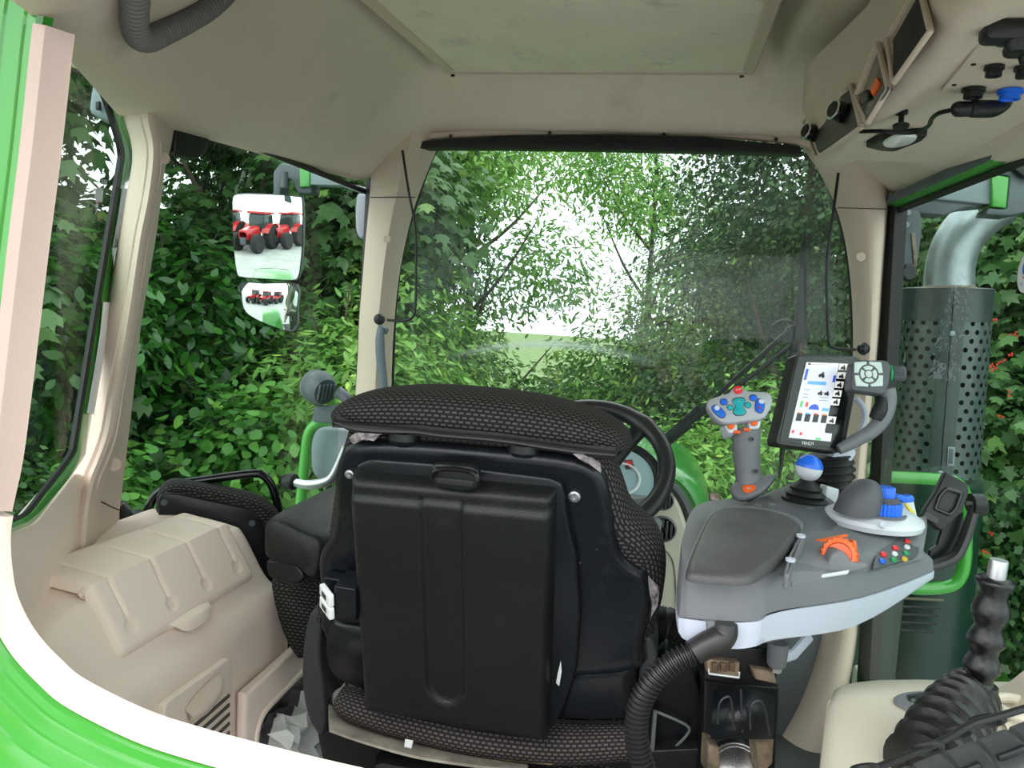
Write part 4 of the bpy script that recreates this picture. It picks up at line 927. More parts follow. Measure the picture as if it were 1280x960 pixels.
for j in range(nv_+1):
    v = j/nv_; r = []
    for i in range(nu_+1):
        u = i/nu_; p = lidpt(u, v); nrm = V(.12, 0, 1).normalized() if v < .46 else (V(.85, 0, .55).normalized() if v > .54 else V(.5, 0, .8).normalized())
        h = 0
        e = min(u, 1-u)*.355; f = min(v, 1-v)*.24; rr = .016
        # rounded corners / edge roll
        q = 1
        dx = max(0, rr-e); dy = max(0, rr-f); dq = math.hypot(dx, dy)/rr; h -= .014*(1-math.sqrt(max(0, 1-min(1, dq)**2)))
        for c in ribs:
            cu = c+(.03*(1-v)); d = abs(u-cu)*.355
            if .12 < v < .80: h -= .0040*(1-sstep(d/.0040))
            if v >= .76:
                dd = math.hypot((u-cu)*.355, (v-.845)*.24*.95); h -= .003*(1-sstep((dd-.009)/.0035)) 
            if .05 < v < .2:
                dd = math.hypot((u-cu)*.355, (v-.12)*.24*.6); h += .0025*(1-sstep((dd-.004)/.004))
        r.append(p+nrm*h)
    rows.append(r)
b = MB(); b.sheet(rows, .012, away=V(-.3, 0, -1)); ld = b.build('lid', M['beige'], sb, ang=50)
# latch lip of the lid and recess under it
b = MB(); b.sheet([[V(-.702, 1.03, .604), V(-.693, 1.035, .599), V(-.688, 1.045, .590)], [V(-.702, 1.06, .606), V(-.688, 1.06, .600), V(-.681, 1.06, .586)], [V(-.702, 1.10, .606), V(-.688, 1.10, .600), V(-.681, 1.10, .587)], [V(-.702, 1.13, .604), V(-.693, 1.128, .599), V(-.688, 1.12, .592)]], .006, su=4, sv=4, away=V(-1, 0, 0)); b.build('lid_pull', M['beige'], ld)
# ventilated panel with handle on the aisle face
VP_ = (V(-.650, 0, 0), V(1, 0, 0)); 
def A(y, z, o=0): return V(-.6515+o+(.45-z)*.03, y, z)
b = MB(); b.slab(fillet([A(.95, .528, .004), A(1.12, .523, .004), A(1.13, .36, .004), A(.95, .36, .004)], .012), (1, 0, .03), .012, .003); vp = b.build('vent_panel', M['beige'], sb)
for k in range(6):
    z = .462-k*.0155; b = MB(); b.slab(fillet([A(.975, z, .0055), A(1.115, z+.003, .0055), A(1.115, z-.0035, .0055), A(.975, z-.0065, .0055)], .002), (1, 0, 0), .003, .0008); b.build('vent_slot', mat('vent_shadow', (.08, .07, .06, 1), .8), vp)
b = MB(); b.sheet([[A(0.995, 0.499, .006), A(0.998, 0.487, .016), A(1.000, 0.477, .014)], [A(1.025, 0.509, .006), A(1.025, 0.492, .024), A(1.025, 0.479, .022)], [A(1.060, 0.513, .006), A(1.060, 0.499, .024), A(1.060, 0.485, .020)], [A(1.085, 0.511, .006), A(1.083, 0.503, .014), A(1.080, 0.493, .010)]], .004, su=4, sv=4, away=V(-1, 0, 0)); b.build('vent_handle', M['beige_d'], vp)
# open side pocket further along the floor with crumpled tissue in it
b = MB(); frame(b, fillet([V(-.628, 1.17, .40), V(-.628, 1.43, .41), V(-.628, 1.43, .15), V(-.628, 1.17, .15)], .05, 5), (1, 0, 0), .012, .03, .003); b.slab([V(-.632, 1.14, .455), V(-.632, 1.46, .46), V(-.632, 1.46, .02), V(-.632, 1.14, .02)], (1, 0, 0), .02, .01); pk = tag(b.build('floor_pocket', M['beige']), 'beige moulded pocket low beside the seat, below the storage box', 'pocket')
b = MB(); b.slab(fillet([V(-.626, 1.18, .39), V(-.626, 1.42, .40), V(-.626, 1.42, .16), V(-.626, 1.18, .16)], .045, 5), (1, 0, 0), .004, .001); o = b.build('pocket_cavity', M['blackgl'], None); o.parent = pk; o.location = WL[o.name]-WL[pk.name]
rn = random.Random(4); rows = []
for j in range(15):
    rows.append([V(-.615+.03*math.sin(i*1.1+j*.7)+rn.uniform(-.010, .012)+.01*j/14, 1.19+i*.0125, .365-j*.014+.012*math.sin(i*.6)+rn.uniform(-.005, .005)) for i in range(17)])
b = MB(); b.sheet(rows, .001); tag(b.build('crumpled_tissue', M['paper'], smooth=False), 'crumpled pale tissue stuffed in the low beige pocket', 'tissue')
# ------------------------------------------------------------------ dash, steering wheel, bonnet, wipers, blind
sw_ = thing('steering_wheel', (-.17, 1.8, .78), 'black steering wheel partly hidden behind the driver seat', 'steering wheel')
wc = P(733, 582, d=1.84); wn = V(-.03, -.655, .755).normalized(); up = (V(0, 0, 1)-wn*wn.z).normalized(); rt = up.cross(wn)*-1
rt = wn.cross(up)*-1
b = MB(); rings = []
for a in range(72):
    t_ = 2*math.pi*a/72; o = up*math.cos(t_)+rt*math.sin(t_); k = 1
    for c in (math.radians(40), math.radians(-40), math.radians(180)):
        dd = abs((t_-c+math.pi) % (2*math.pi)-math.pi); k += .22*math.exp(-(dd/.12)**2)
    rings.append([wc+o*.182+(o*math.cos(2*math.pi*q/14)*.020+wn*math.sin(2*math.pi*q/14)*.020)*k for q in range(14)])
b.grid(rings, closed_u=True, closed_v=True); b.build('rim', mat('wheel_leather', (.018, .017, .017, 1), .38, bump=.2), sw_)
for c in (40, -40, 180):
    c = R_(c); o = up*math.cos(c)+rt*math.sin(c); b = MB()
    b.tube([wc+o*.05-wn*.035, wc+o*.12-wn*.02, wc+o*.178], [.024, .015, .013], 12, smooth=3, flat=(wn, 1.6)); b.build('spoke', M['black'], sw_)
b = MB(); b.lathe([(.0001, .01), (.035, .008), (.045, 0), (.045, -.03), (.03, -.06)], wc-wn*.03, wn, 28); b.build('hub', M['black'], sw_)
st = thing('steering_column', (-.17, 1.95, .1), 'grey steering column with round pale instrument dial behind the wheel', 'steering column')
ic = P(770, 599, d=1.99); inn = V(.02, -.70, .71).normalized()
b = MB(); b.lathe([(.10, -.07), (.112, -.02), (.118, .0), (.114, .008), (.10, .008), (.094, .0), (.0001, -.001)], ic, inn, 48); b.build('instrument_housing', M['black'], st)
b = MB(); b.lathe([(.093, -.002), (.093, .002), (.0001, .003)], ic, inn, 48); dl = b.build('dial', mat('dial_face', srgb(170, 196, 204), .3), st)
iu = (V(0, 0, 1)-inn*inn.z).normalized(); ir = iu.cross(inn)
if ir.x < 0: ir = -ir
b = MB(); b.tube([ic+inn*.004+(ir*math.cos(t_)+iu*math.sin(t_))*.046+ir*.012 for t_ in [R_(v) for v in range(-75, 200, 12)]], .0035, 6); b.build('dial_ring', M['white'], dl)
b = MB(); b.slab([ic+inn*.004+ir*x+iu*y for x, y in ((.012, .058), (.036, .062), (.044, .035), (.022, .03))], inn, .002, .0005); w_ = b.build('warning_display', M['grey_d'], dl)
b = MB(); b.lathe([(.0085, 0), (.0085, .0015), (.0001, .002)], ic+inn*.0045+ir*.028+iu*.047, inn, 14); b.build('warning_light', M['red'], w_)
b = MB(); b.tube([ic-inn*.03, ic+V(0, .04, -.22), ic+V(0, .02, -.55)], [.10, .075, .08], 20, smooth=5, flat=(V(0, 1, 0), 1)); b.build('column_cover', M['grey'], st)
b = MB(); b.tube([P(818, 650, d=1.95), P(812, 672, d=1.93), P(800, 700, d=1.93)], [.02, .022, .02], 12, smooth=3); b.build('column_edge', M['grey'], st)
b = MB(); b.tube([P(a, c, d=1.85) for a, c in ((806, 672), (814, 676), (821, 678), (824, 683))], [.004, .006, .008, .004], 8, smooth=3); tag(b.build('ignition_key_cap', M['orange'], st), 'small orange tab')
# dashboard side panel, cream
db = thing('dashboard', (-.17, 2.05, 0), 'cream dashboard panel with round grey air vents right of the steering wheel', 'dashboard')
Yd = ypl(2.06)
b = MB(); pslab([(700, 640), (790, 622), (822, 606), (838, 613), (850, 630), (860, 660), (866, 700), (866, 740), (860, 790), (850, 860), (845, 960), (620, 960), (620, 700)], Yd, .06, .012, r=10, mb=b); b.build('panel', M['cream'], db)
b = MB(); pp = [P(a, c, pl=Pn(Yd, -.012)) for a, c in catmull([(820, 600), (840, 608), (855, 628), (865, 658), (871, 700), (871, 745), (865, 800), (852, 880)], 4)]; b.tube(pp, .012, 8, flat=(V(0, 1, 0), 1)); b.build('panel_edge', M['grey_d'], db)
b = MB(); b.tube([P(a, c, pl=Pn(Yd, .001)) for a, c in ((822, 682), (834, 690), (842, 705), (845, 740), (845, 790))], .0016, 6, smooth=3); b.build('panel_groove', mat('groove', (.2, .18, .15, 1), .8), db)
def vent(a, c, rx, ry, rot=0):
    o = P(a, c, pl=Pn(Yd, .0)); b = MB(); e1 = V(1, 0, 0); e2 = V(0, 0, 1); k = 2.16/1000
    ring = lambda s, dy: [o+e1*math.cos(2*math.pi*i/32)*rx*k*s+e2*math.sin(2*math.pi*i/32)*ry*k*s+V(0, dy, 0) for i in range(32)]
    b.grid([ring(1.0, .005), ring(1.0, -.006), ring(.9, -.010), ring(.82, -.006), ring(.8, .0)], closed_u=True, cap1=True); v = b.build('air_vent', M['grey'], db)
    for i in range(-2, 3):
        x = i*rx*k*.3; h = ry*k*.78*math.sqrt(max(0, 1-(i*.3/.82)**2)); s = MB(); s.box(o+V(x, -.005, 0), (.0065, .006, h*2), .001); s.build('vent_slat', M['grey_d'], v)
    s = MB(); s.box(o+V(rx*k*.15, -.010, 0), (.010, .008, .014), .002); s.build('vent_tab', M['black'], v)
vent(828, 661, 17, 16); vent(828, 625, 14, 12)
# cab front wall below the windscreen
b = MB(); b.box((-.20, 2.20, .10), (1.34, .04, .42), .01); S_('wall_front', b, M['grey_d'])
# bonnet
hb = thing('tractor_body', (-.2, 3.2, -1.05), 'green tractor body outside the cab, its rounded bonnet showing right of the steering wheel', 'tractor')
rows = []
for y, w_, zt in [(2.40, .30, .655), (2.43, .325, .668), (2.5, .335, .675), (2.8, .34, .668), (3.2, .335, .635), (3.55, .31, .57), (3.72, .26, .48)]:
    r = []
    for i in range(17):
        t_ = -1+2*i/16; ang = t_*math.pi/2; sx = math.copysign(abs(math.sin(ang))**.55, ang); cz = abs(math.cos(ang))**.45
        r.append(V(-.17+w_*sx, y, zt-.42+.42*cz))
    rows.append(r)
b = MB(); b.sheet(rows, .01, su=2, sv=3, away=V(0, 0, -1)); b.build('bonnet_shell', M['green_d'], hb, ang=60)
b = MB(); b.slab([V(-.17-.30, 2.415, .2), V(-.17+.30, 2.415, .2), V(-.17+.30, 2.415, .5), V(-.17+.27, 2.415, .60), V(-.17+.19, 2.415, .645), V(-.17-.19, 2.415, .645), V(-.17-.27, 2.415, .60), V(-.17-.30, 2.415, .5)], ny, .02, .01); b.build('rear_bulkhead', M['green_d'], hb)
b = MB(); b.box((-.17, 3.0, -.45), (.5, 1.3, 1.2), .05); b.build('chassis', M['extgrey'], hb)
b = MB(); b.box((.16, 2.85, .34), (.03, .6, .16), .01); b.build('side_grille', M['extgrey'], hb)
b = MB(); b.box((.17, 2.62, .50), (.034, .10, .08), .008); tag(b.build('lamp', mat('dull_red', (.10, .03, .02, 1), .4), hb), 'dull red corner')
# wipers outside the windscreen
Yw = 2.29
def wiper_thing(lbl, blade=True):
    return thing('windscreen_wiper', P(1005, 420, y=Yw), lbl, 'wiper')
wt = wiper_thing('black windscreen wiper with twin arms and upright blade, right side of the windscreen')
for p in ([(832, 553), (868, 520), (894, 480+12), (945, 447), (985, 414)], [(836, 549), (862, 532), (926, 480), (965, 449), (992, 430)]):
    b = MB(); b.tube([P(a, c, y=Yw) for a, c in [p[0], p[-1]]], .0065, 8); b.build('arm', M['black'], wt)
for p in ([(829, 549), (874, 509)], [(833, 556), (864, 531)]):
    b = MB(); b.tube([P(a, c, y=Yw) for a, c in p], .008, 8); b.build('arm_sleeve', M['black'], wt)
b = MB(); b.tube([P(a, c, y=Yw-.01) for a, c in ((1007, 289), (1004, 340), (1001, 400), (991, 450), (983, 520), (974, 598))], [.004, .011, .012, .012, .011, .004], 8, smooth=3, flat=(V(1, 0, 0), .8)); b.build('blade', M['black'], wt)
b = MB(); b.slab(out2([(982, 410), (998, 404), (1010, 411), (1014, 418), (1004, 426), (994, 436), (984, 428)], ypl(Yw), 3), ny, .015, .003); b.build('pivot_bracket', M['black'], wt)
b = MB(); b.tube([P(a, c, y=Yw-.01) for a, c in ((960, 430), (962, 415), (970, 404), (982, 400), (992, 404))], .0035, 6, smooth=4); b.build('washer_tube', M['black'], wt)
# roller blind on the header with its pull cords
bl = thing('sun_blind', P(750, 184, y=2.15), 'black roller sun blind along the top of the windscreen with thin pull cords', 'sun blind')
b = MB(); bo = [(498, 186), (510, 178), (560, 173), (640, 169), (760, 168), (880, 171), (1000, 182), (1004, 193), (900, 190), (760, 187), (620, 185), (540, 185)]
b.slab(out2(bo, ypl(2.145)), ny, .04, .003); b.build('roller', M['rubber'], bl)
b = MB(); b.slab(out2([(733, 185), (742, 177), (782, 177), (790, 187), (778, 186), (772, 180), (750, 179), (744, 186)], ypl(2.14)), ny, .004, .001); b.build('pull_tab', M['black'], bl)
for pts, kb in (([(503, 188), (511, 240), (519, 285), (520, 340), (519, 385), (515, 397), (504, 401), (484, 400)], (474, 399)), ([(1048, 216), (1041, 270), (1034, 325), (1034, 380), (1036, 425), (1041, 434), (1056, 437), (1070, 437)], (1079, 436))):
    b = MB(); b.tube([P(a, c, y=2.08) for a, c in pts], .0036, 8, smooth=3); cd_ = b.build('pull_rod', M['black'], bl)
    b = MB(); o = P(*kb, y=2.085); b.lathe([(.0001, -.015), (.009, -.012), (.015, -.003), (.0155, .004), (.010, .012), (.0001, .014)], o, (.6, -.8, 0), 18); b.build('end_stop', M['black'], cd_)
# grab handle on the left front pillar
gh = thing('grab_handle', P(478, 470, y=2.1), 'slim slate-grey grab handle on the left front pillar above the head pad', 'handle')
b = MB(); b.tube([P(a, c, y=2.07) for a, c in ((476, 409), (475, 425), (476, 450), (479, 475), (480, 500), (480, 540))], [.009, .013, .013, .012, .0115, .011], 12, smooth=4, flat=(V(1, 0, 0), .8)); b.build('grip', M['exthandle'], gh)
b = MB(); b.lathe([(.012, 0), (.012, -.03)], P(476, 413, y=2.075), ny, 14); b.build('mount', M['exthandle'], gh)
# silver door handle bar
dh = thing('door_bar', P(372, 603, y=1.75), 'silver tubular bar with black foot inside the door, left of the seat back', 'handle')
b = MB(); b.tube([P(a, c, y=1.72) for a, c in ((368, 603), (385, 606), (405, 603), (416, 596), (424, 580), (432, 560))], [.010, .011, .012, .012, .011, .011], 12, smooth=4); b.build('bar', M['steel_b'], dh)
b = MB(); b.lathe([(.012, 0), (.019, .004), (.021, .012), (.016, .03)], P(370, 603, y=1.72), (-1, .2, 0), 18); b.build('foot', M['rubber'], dh)
# ------------------------------------------------------------------ outside left: rail, work lamp, mirror, lamps
hr_ = thing('green_handrail', P(380, 600, y=2.3), 'bright green tubular handrail outside the door, left of the seat back', 'handrail')
b = MB(); b.tube([P(a, c, y=2.35) for a, c in ((371, 680), (376, 625), (381, 575), (385, 545), (394, 531), (410, 526), (430, 526), (470, 530))], .0175, 12, smooth=4); b.build('rail', M['green'], hr_)
wl = thing('work_lamp', P(405, 500, y=2.3), 'round slate-grey work lamp with ribbed back outside the door glass', 'lamp')
lo_ = P(404, 488, y=2.3); la = V(-.75, .45, .2).normalized()
b = MB(); b.lathe([(.030, .055), (.048, .05), (.054, .035), (.054, .012), (.046, -.004), (.040, -.014), (.0001, -.018)], lo_+la*.0, la, 30); hd = b.build('lamp_body', M['extgrey'], wl)
e1 = la.cross(V(0, 0, 1)).normalized(); e2 = e1.cross(la)
for i in range(-2, 3):
    b = MB(); b.box(lo_-la*.016+e1*i*.013, (.006, .012, .05), .002, M=Matrix((e1, la, e2)).transposed()); b.build('cooling_fin', M['extgrey'], hd)
b = MB(); b.lathe([(.050, .056), (.046, .06), (.0001, .062)], lo_, la, 30); b.build('lamp_glass', M['lens'], hd)
b = MB(); b.tube([P(422, 490, y=2.3), P(432, 497, y=2.3), P(436, 507, y=2.3)], [.02, .016, .013], 10, smooth=3); b.build('lamp_joint', M['extgrey'], wl)
b = MB(); pslab([(392, 508), (436, 506), (440, 530), (391, 528)], ypl(2.32), .02, .003, r=3, mb=b); b.build('lamp_bracket', M['extgrey'], wl)
gp = thing('access_flap', P(412, 570, y=2.42), 'grey-green plastic flap behind the green handrail', 'flap')
b = MB(); b.slab([P(a, c, y=2.42) for a, c in catmull([(392, 535), (425, 536), (445, 545), (446, 575), (420, 600), (400, 600), (390, 590), (388, 560)], 3, True)], ny, .05, .012); b.build('cover', M['extgrey_l'], gp)
b = MB(); b.tube([P(a, c, y=2.36) for a, c in ((432, 575), (412, 600), (405, 640))], .01, 8); b.build('stay', M['black'], gp)
# mirror
mr_ = thing('rear_view_mirror', P(335, 330, y=2.4), 'tall two-part rear-view mirror outside the left door glass', 'mirror')
mo = P(336, 330, y=2.4); mn = V(.235, -.965, -.105).normalized(); MPl = (mo, mn)
up1 = [(291, 262), (291, 248), (297, 242), (330, 242), (372, 245), (379, 252), (379.5, 300), (377, 330), (374, 346), (366, 351), (330, 349), (303, 347), (296, 340), (292, 300)]
lw1 = [(301, 353), (330, 354), (371, 356), (372, 385), (372, 408), (365, 414), (345, 409), (316, 396), (305, 385), (302, 368)]
def scal(q, s):
    cx = sum(a for a, c in q)/len(q); cy = sum(c for a, c in q)/len(q); return [(cx+(a-cx)*s, cy+(c-cy)*s) for a, c in q]
def mirror_face(q, R, name, par):
    """convex mirror: outline filled with concentric rings on a sphere cap"""
    c0 = [P(a, c, pl=MPl) for a, c in catmull(scal(q, .975), 3, True)]; ce = sum(c0, Vector())/len(c0); b = MB(); rows = []
    for k in range(13):
        s = max(k/12, .001); rows.append([ce+(p-ce)*s+mn*(.0012+.012-((p-ce).length*s)**2/(2*R)) for p in c0])
    b.grid(rows, closed_u=True); return b.build(name, M['mirror'], par, ang=180)
for q, nm, R in ((up1, 'upper', 1.7), (lw1, 'lower', .5)):
    b = MB(); b.slab([P(a, c, pl=Pn(MPl, .0)) for a, c in catmull(q, 3, True)], mn, .06, prof=[(.03, .06), (.01, .045), (0, .02), (0, -.003), (.0015, -.005), (.003, -.003)]); h = b.build('mirror_housing', mat('mirror_shell', (.05, .06, .07, 1), .35), mr_)
    mirror_face(q, R, 'mirror_glass', h)
b = MB(); b.slab(out2([(341, 246), (341, 215), (350, 203), (374, 207), (390, 213), (390, 242), (372, 242), (366, 226), (352, 219), (350, 246)], ypl(2.42), 3), ny, .06, .006); b.build('arm_bracket', M['extgrey'], mr_)
b = MB(); b.slab(out2([(374, 209), (387, 213), (387, 233), (374, 234)], ypl(2.405)), ny, .06, .004); b.build('arm_band', M['green'], mr_)
b = MB(); b.slab(out2([(387, 214), (470, 238), (470, 248), (425, 232), (387, 231)], ypl(2.41)), ny, .05, .004); b.build('arm', M['extgrey_l'], mr_)
b = MB(); b.lathe([(.012, 0), (.012, .05)], P(355, 235, y=2.38), (0, 0, 1), 12); b.build('arm_pin', M['extgrey'], mr_)
il = thing('indicator_lamp', P(450, 265, y=2.35), 'narrow pale grey lamp housing outside beside the left front pillar', 'lamp')
b = MB(); b.slab([P(a, c, y=2.35) for a, c in catmull([(445, 246), (452, 242), (460, 246), (458, 290), (450, 298), (444, 284)], 3, True)], ny, .05, .008); b.build('lamp_housing', M['extgrey_l'], il)
qs = thing('roof_lamp', P(125, 130, d=1.55), 'pale blue-grey lamp housing outside the top of the rear quarter window', 'lamp')
b = MB(); b.slab([P(a, c, d=1.6) for a, c in catmull([(116, 101), (124, 98), (136, 120), (142, 150), (128, 148), (112, 140), (111, 125)], 3, True)], -CF, .05, .01); b.build('lamp_housing', M['extgrey_l'], qs)
b = MB(); b.slab([P(a, c, d=1.585) for a, c in ((119, 127), (124, 126), (124, 137), (119, 136))], -CF, .01, .002); b.build('lamp_clip', M['black'], qs)
# ------------------------------------------------------------------ armrest console
ac = thing('armrest_console', (.2, 1.2, .70), 'grey and silver control armrest right of the driver seat', 'armrest console')
DL = [.97, .955, .95, .955, .975, 1.07, 1.22]
def aring(px, zs):
    q = [P(a, c, d=d) for (a, c), d in zip(px, DL)]
    g = q[-1]
    q += [g+V(.012, .03, .002), g+V(.0, .12, .004), V(.36, 1.44, zs[1]), V(.20, 1.46, zs[1]), V(.07, 1.38, zs[1]), V(.035, 1.15, zs[1])]
    return [Vector(a) for a in catmull([tuple(p) for p in q], 5, True)]
bt = aring([(848, 787), (864, 803), (915, 811), (944, 808), (966, 800), (1070, 782), (1156, 730)], (.70, .70))
bt0 = [sum(bt, Vector())/len(bt)+(p-sum(bt, Vector())/len(bt))*.93-V(0, 0, .004) for p in bt]
s1 = aring([(846, 781), (860, 797), (918, 805), (945, 801), (968, 792), (1073, 772), (1159, 727)], (.712, .712))
s2 = aring([(845, 765), (860, 774), (905, 778), (947, 777), (974, 765), (1077, 748), (1160, 718)], (.735, .738))
b = MB(); b.grid([bt0, bt, s1, s2], closed_u=True, cap0=True, cap1=True); b.build('lower_shell', M['silver'], ac, ang=40)
s3 = aring([(846, 763), (861, 772), (905, 776), (946, 775), (973, 763), (1076, 746), (1159, 716)], (.738, .741))
r1 = aring([(852, 714), (862, 726), (903, 731), (943, 731), (975, 722), (1075, 719), (1158, 703)], (.765, .785))
r2 = aring([(856, 709), (866, 719), (903, 723), (940, 724), (972, 715), (1073, 713), (1153, 698)], (.772, .792))
cen = sum(r2, Vector())/len(r2)
r3 = [cen+(p-cen)*.88+V(0, 0, .004) for p in r2]
b = MB(); b.grid([s3, r1, r2, r3], closed_u=True, cap0=True, cap1=True); b.build('upper_body', M['grey'], ac, ang=50)
# raised rear housing under joystick and ball
b = MB(); hs_ = [P(a, c, z=.80) for a, c in catmull([(896, 650), (925, 628), (960, 612), (990, 604), (1020, 610), (1045, 624), (1062, 642), (1050, 668), (1000, 672), (960, 668), (920, 665)], 3, True)]
b.slab(hs_, (0, 0, 1), .05, prof=[(0, .05), (0, .02), (.004, .008), (.016, -.004), (.036, -.012)]); b.build('rear_housing', M['grey_d'], ac, ang=60)
for a, c in ((947, 632), (1013, 636), (965, 631)):
    b = MB(); b.lathe([(.006, 0), (.006, .0015), (.0001, .001)], P(a, c, z=.8115), (0, 0, 1), 14); b.build('screw_cover', M['grey'], ac)
# sloping key panel
tp = [[P(a, c, d=d) for a, c, d in r] for r in (
 [(990, 733, .985), (1040, 721, 1.03), (1080, 715, 1.075), (1120, 708, 1.14), (1154, 698, 1.20)],
 [(990, 724, .99), (1040, 716, 1.035), (1082, 710, 1.08), (1120, 702, 1.145), (1154, 690, 1.205)],
 [(990, 700, 1.03), (1040, 698, 1.06), (1085, 693, 1.11), (1120, 684, 1.175), (1157, 672, 1.235)],
 [(993, 672, 1.13), (1030, 672, 1.14), (1080, 672, 1.18), (1120, 664, 1.23), (1159, 658, 1.28)],
 [(996, 655, 1.20), (1030, 655, 1.22), (1080, 655, 1.26), (1120, 650, 1.30), (1158, 645, 1.33)])]
b = MB(); b.sheet(tp, .01, su=3, sv=3); kpn = b.build('key_panel', M['grey'], ac, ang=50)
KP = plane3(P(1095, 705, d=1.10), P(1140, 694, d=1.18), P(1130, 668, d=1.23))
KP = (KP[0]+KP[1]*.004, KP[1])
b = MB(); pslab([(1091, 712), (1094, 696), (1102, 688), (1140, 664), (1150, 664), (1149, 690), (1146, 696)], KP, .004, .0008, mb=b, r=3); kb_ = b.build('key_pad', M['grey_d'], ac)
for a, c, m in ((1104, 693, 'red'), (1119, 685, 'red'), (1134, 676.5, 'red'), (1102.5, 701.5, 'blue'), (1118, 692.5, 'silver_l'), (1133.5, 684, 'silver_l'), (1117, 700, 'greenb'), (1132.5, 691.5, 'greenb'), (1130.5, 699, 'amber')):
    if m == 'greenb': M['greenb'] = mat('green_button', (.02, .30, .10, 1), .4)
    if m == 'amber': M['amber'] = mat('amber_button', (.55, .38, .04, 1), .4)
    o = P(a, c, pl=Pn(KP, .001)); e1_ = (P(a+5, c-2.4, pl=KP)-P(a, c, pl=KP)).normalized()*.0072; e2_ = KP[1].cross(e1_).normalized()*.0042
    b = MB(); b.slab([o+e1_*math.cos(2*math.pi*i/18)+e2_*math.sin(2*math.pi*i/18)+KP[1]*.002 for i in range(18)], KP[1], .003, .0008); b.build('key', M[m], kb_)
# padded lid
pd = [(857, 706), (864, 716), (905, 720), (936, 720), (958, 709), (978, 692), (992, 672), (1001, 660), (1002, 652), (985, 642), (950, 634), (908, 632), (888, 640), (872, 668)]
PL_ = plane3(P(870, 706, d=.975), P(960, 704, d=.99), P(900, 638, d=1.20))
b = MB(); b.slab([P(a, c, pl=Pn(PL_, .014)) for a, c in catmull(scal(pd, .985), 3, True)], PL_[1], .012, prof=[(0, .012), (0, .009), (.0015, .004), (.005, .001), (.009, 0)]); b.build('arm_pad', M['pad'], ac, ang=70)
b = MB(); b.slab([P(a, c, pl=Pn(PL_, -.004)) for a, c in catmull(scal(pd, 1.02), 3, True)], PL_[1], .02, .004); b.build('pad_base', M['grey'], ac, ang=70)
b = MB(); b.slab([P(a, c, pl=Pn(PL_, .012)) for a, c in fillet([Vector(v) for v in ((979, 716), (986, 692), (1001, 666), (1007, 668), (993, 695), (987, 719))], 3) for a, c in [(a, c)]] if 0 else out2([(979, 716), (986, 692), (1001, 666), (1007, 668), (993, 695), (987, 719)], Pn(PL_, .010), 3), PL_[1], .02, .003); hg = b.build('pad_hinge', M['grey'], ac)
for a, c in ((988, 701), (1001, 671)):
    b = MB(); b.lathe([(.006, 0), (.006, .003), (.002, .0035), (.0001, .002)], P(a, c, pl=Pn(PL_, .010)), PL_[1], 14); b.build('hinge_screw', M['silver'], hg)
# orange thumb wheel with grey cheeks
b = MB(); 
wo = P(1049, 694, d=1.065); wax = (-CF*.86-CR*.45+V(0, 0, .25)).normalized(); we = (V(0, 0, 1)-wax*wax.z).normalized(); wf = wax.cross(we); n_ = 72
b.grid([[wo+wax*h+(we*math.cos(2*math.pi*i/n_)+wf*math.sin(2*math.pi*i/n_))*r*(1 if i % 4 < 2 else (.93 if r > .02 else 1)) for i in range(n_)] for r, h in ((.014, -.014), (.023, -.014), (.0245, -.010), (.0245, .004), (.022, .008), (.0165, .009), (.0155, .003), (.0001, .003))], closed_u=True); ow = b.build('thumb_wheel', M['orange'], ac)
b = MB(); b.slab([P(a, c, d=1.045) for a, c in catmull([(1022, 712), (1034, 704), (1040, 693), (1049, 688), (1058, 692), (1066, 702), (1084, 704), (1080, 714), (1040, 722), (1018, 722)], 3, True)], -CF, .03, .005); b.build('wheel_cheek', M['grey'], ac)
b = MB(); pslab([(1066, 675), (1071, 677), (1073, 692), (1068, 690)], (P(1070, 685, d=1.07), -CF), .01, .002, mb=b); b.build('wheel_tab', M['orange'], ac)
b = MB(); pslab([(1018, 675), (1058, 667), (1060, 669), (1020, 678)], (P(1040, 672, d=1.128), (V(0, -.35, 1)).normalized()), .003, .0005, mb=b); b.build('orange_mark', M['orange'], ac)
b = MB(); pslab([(1004, 721), (1062, 712), (1060, 716), (1008, 724)], (P(1035, 718, d=1.02), (V(0, -.6, .8)).normalized()), .004, .001, mb=b); b.build('card_slot', M['silver_l'], ac)
# dome control: silver disc, hood, blue knobs
dc = P(1092, 645, z=.812); 
b = MB(); b.lathe([(.070, -.012), (.073, -.004), (.071, .002), (.058, .010), (.045, .014), (.0001, .015)], dc, (0, 0, 1), 48); ds = b.build('dome_base', M['silver_l'], ac)
hc = P(1070, 640, z=.824)
b = MB(); rows = []
for j in range(11):
    ph = math.pi/2*j/10; rows.append([hc+V(math.cos(t_)*.033*math.cos(ph)**.8+.012*math.sin(ph), math.sin(t_)*.034*math.cos(ph)**.8, .052*math.sin(ph)) for t_ in [2*math.pi*i/32 for i in range(32)]])
b.grid(rows, closed_u=True, cap0=True, cap1=True); b.build('dome_hood', M['grey_d'], ds, ang=60)
kc = P(1104, 642, z=.824)
def knurl(b, o, r, z0, z1, n=30):
    rows = [[o+V(math.cos(2*math.pi*i/(2*n))*(rr*(1 if i % 2 else .95)), math.sin(2*math.pi*i/(2*n))*(rr*(1 if i % 2 else .95)), z) for i in range(2*n)] for rr, z in ((r, z0), (r, z1), (r*.9, z1+.002))]
    b.grid(rows, closed_u=True, cap0=True, cap1=True)
b = MB(); knurl(b, kc, .026, .0, .016); b.build('blue_ring', M['blue'], ds)
b = MB(); knurl(b, kc, .020, .017, .024); b.build('grey_ring', M['grey_d'], ds)
b = MB(); knurl(b, kc, .014, .024, .040); b.build('blue_knob', M['blue'], ds)
b = MB(); b.lathe([(.032, -.002), (.033, .001), (.0001, .001)], kc, (0, 0, 1), 30); b.build('scale_ring', M['grey'], ds)
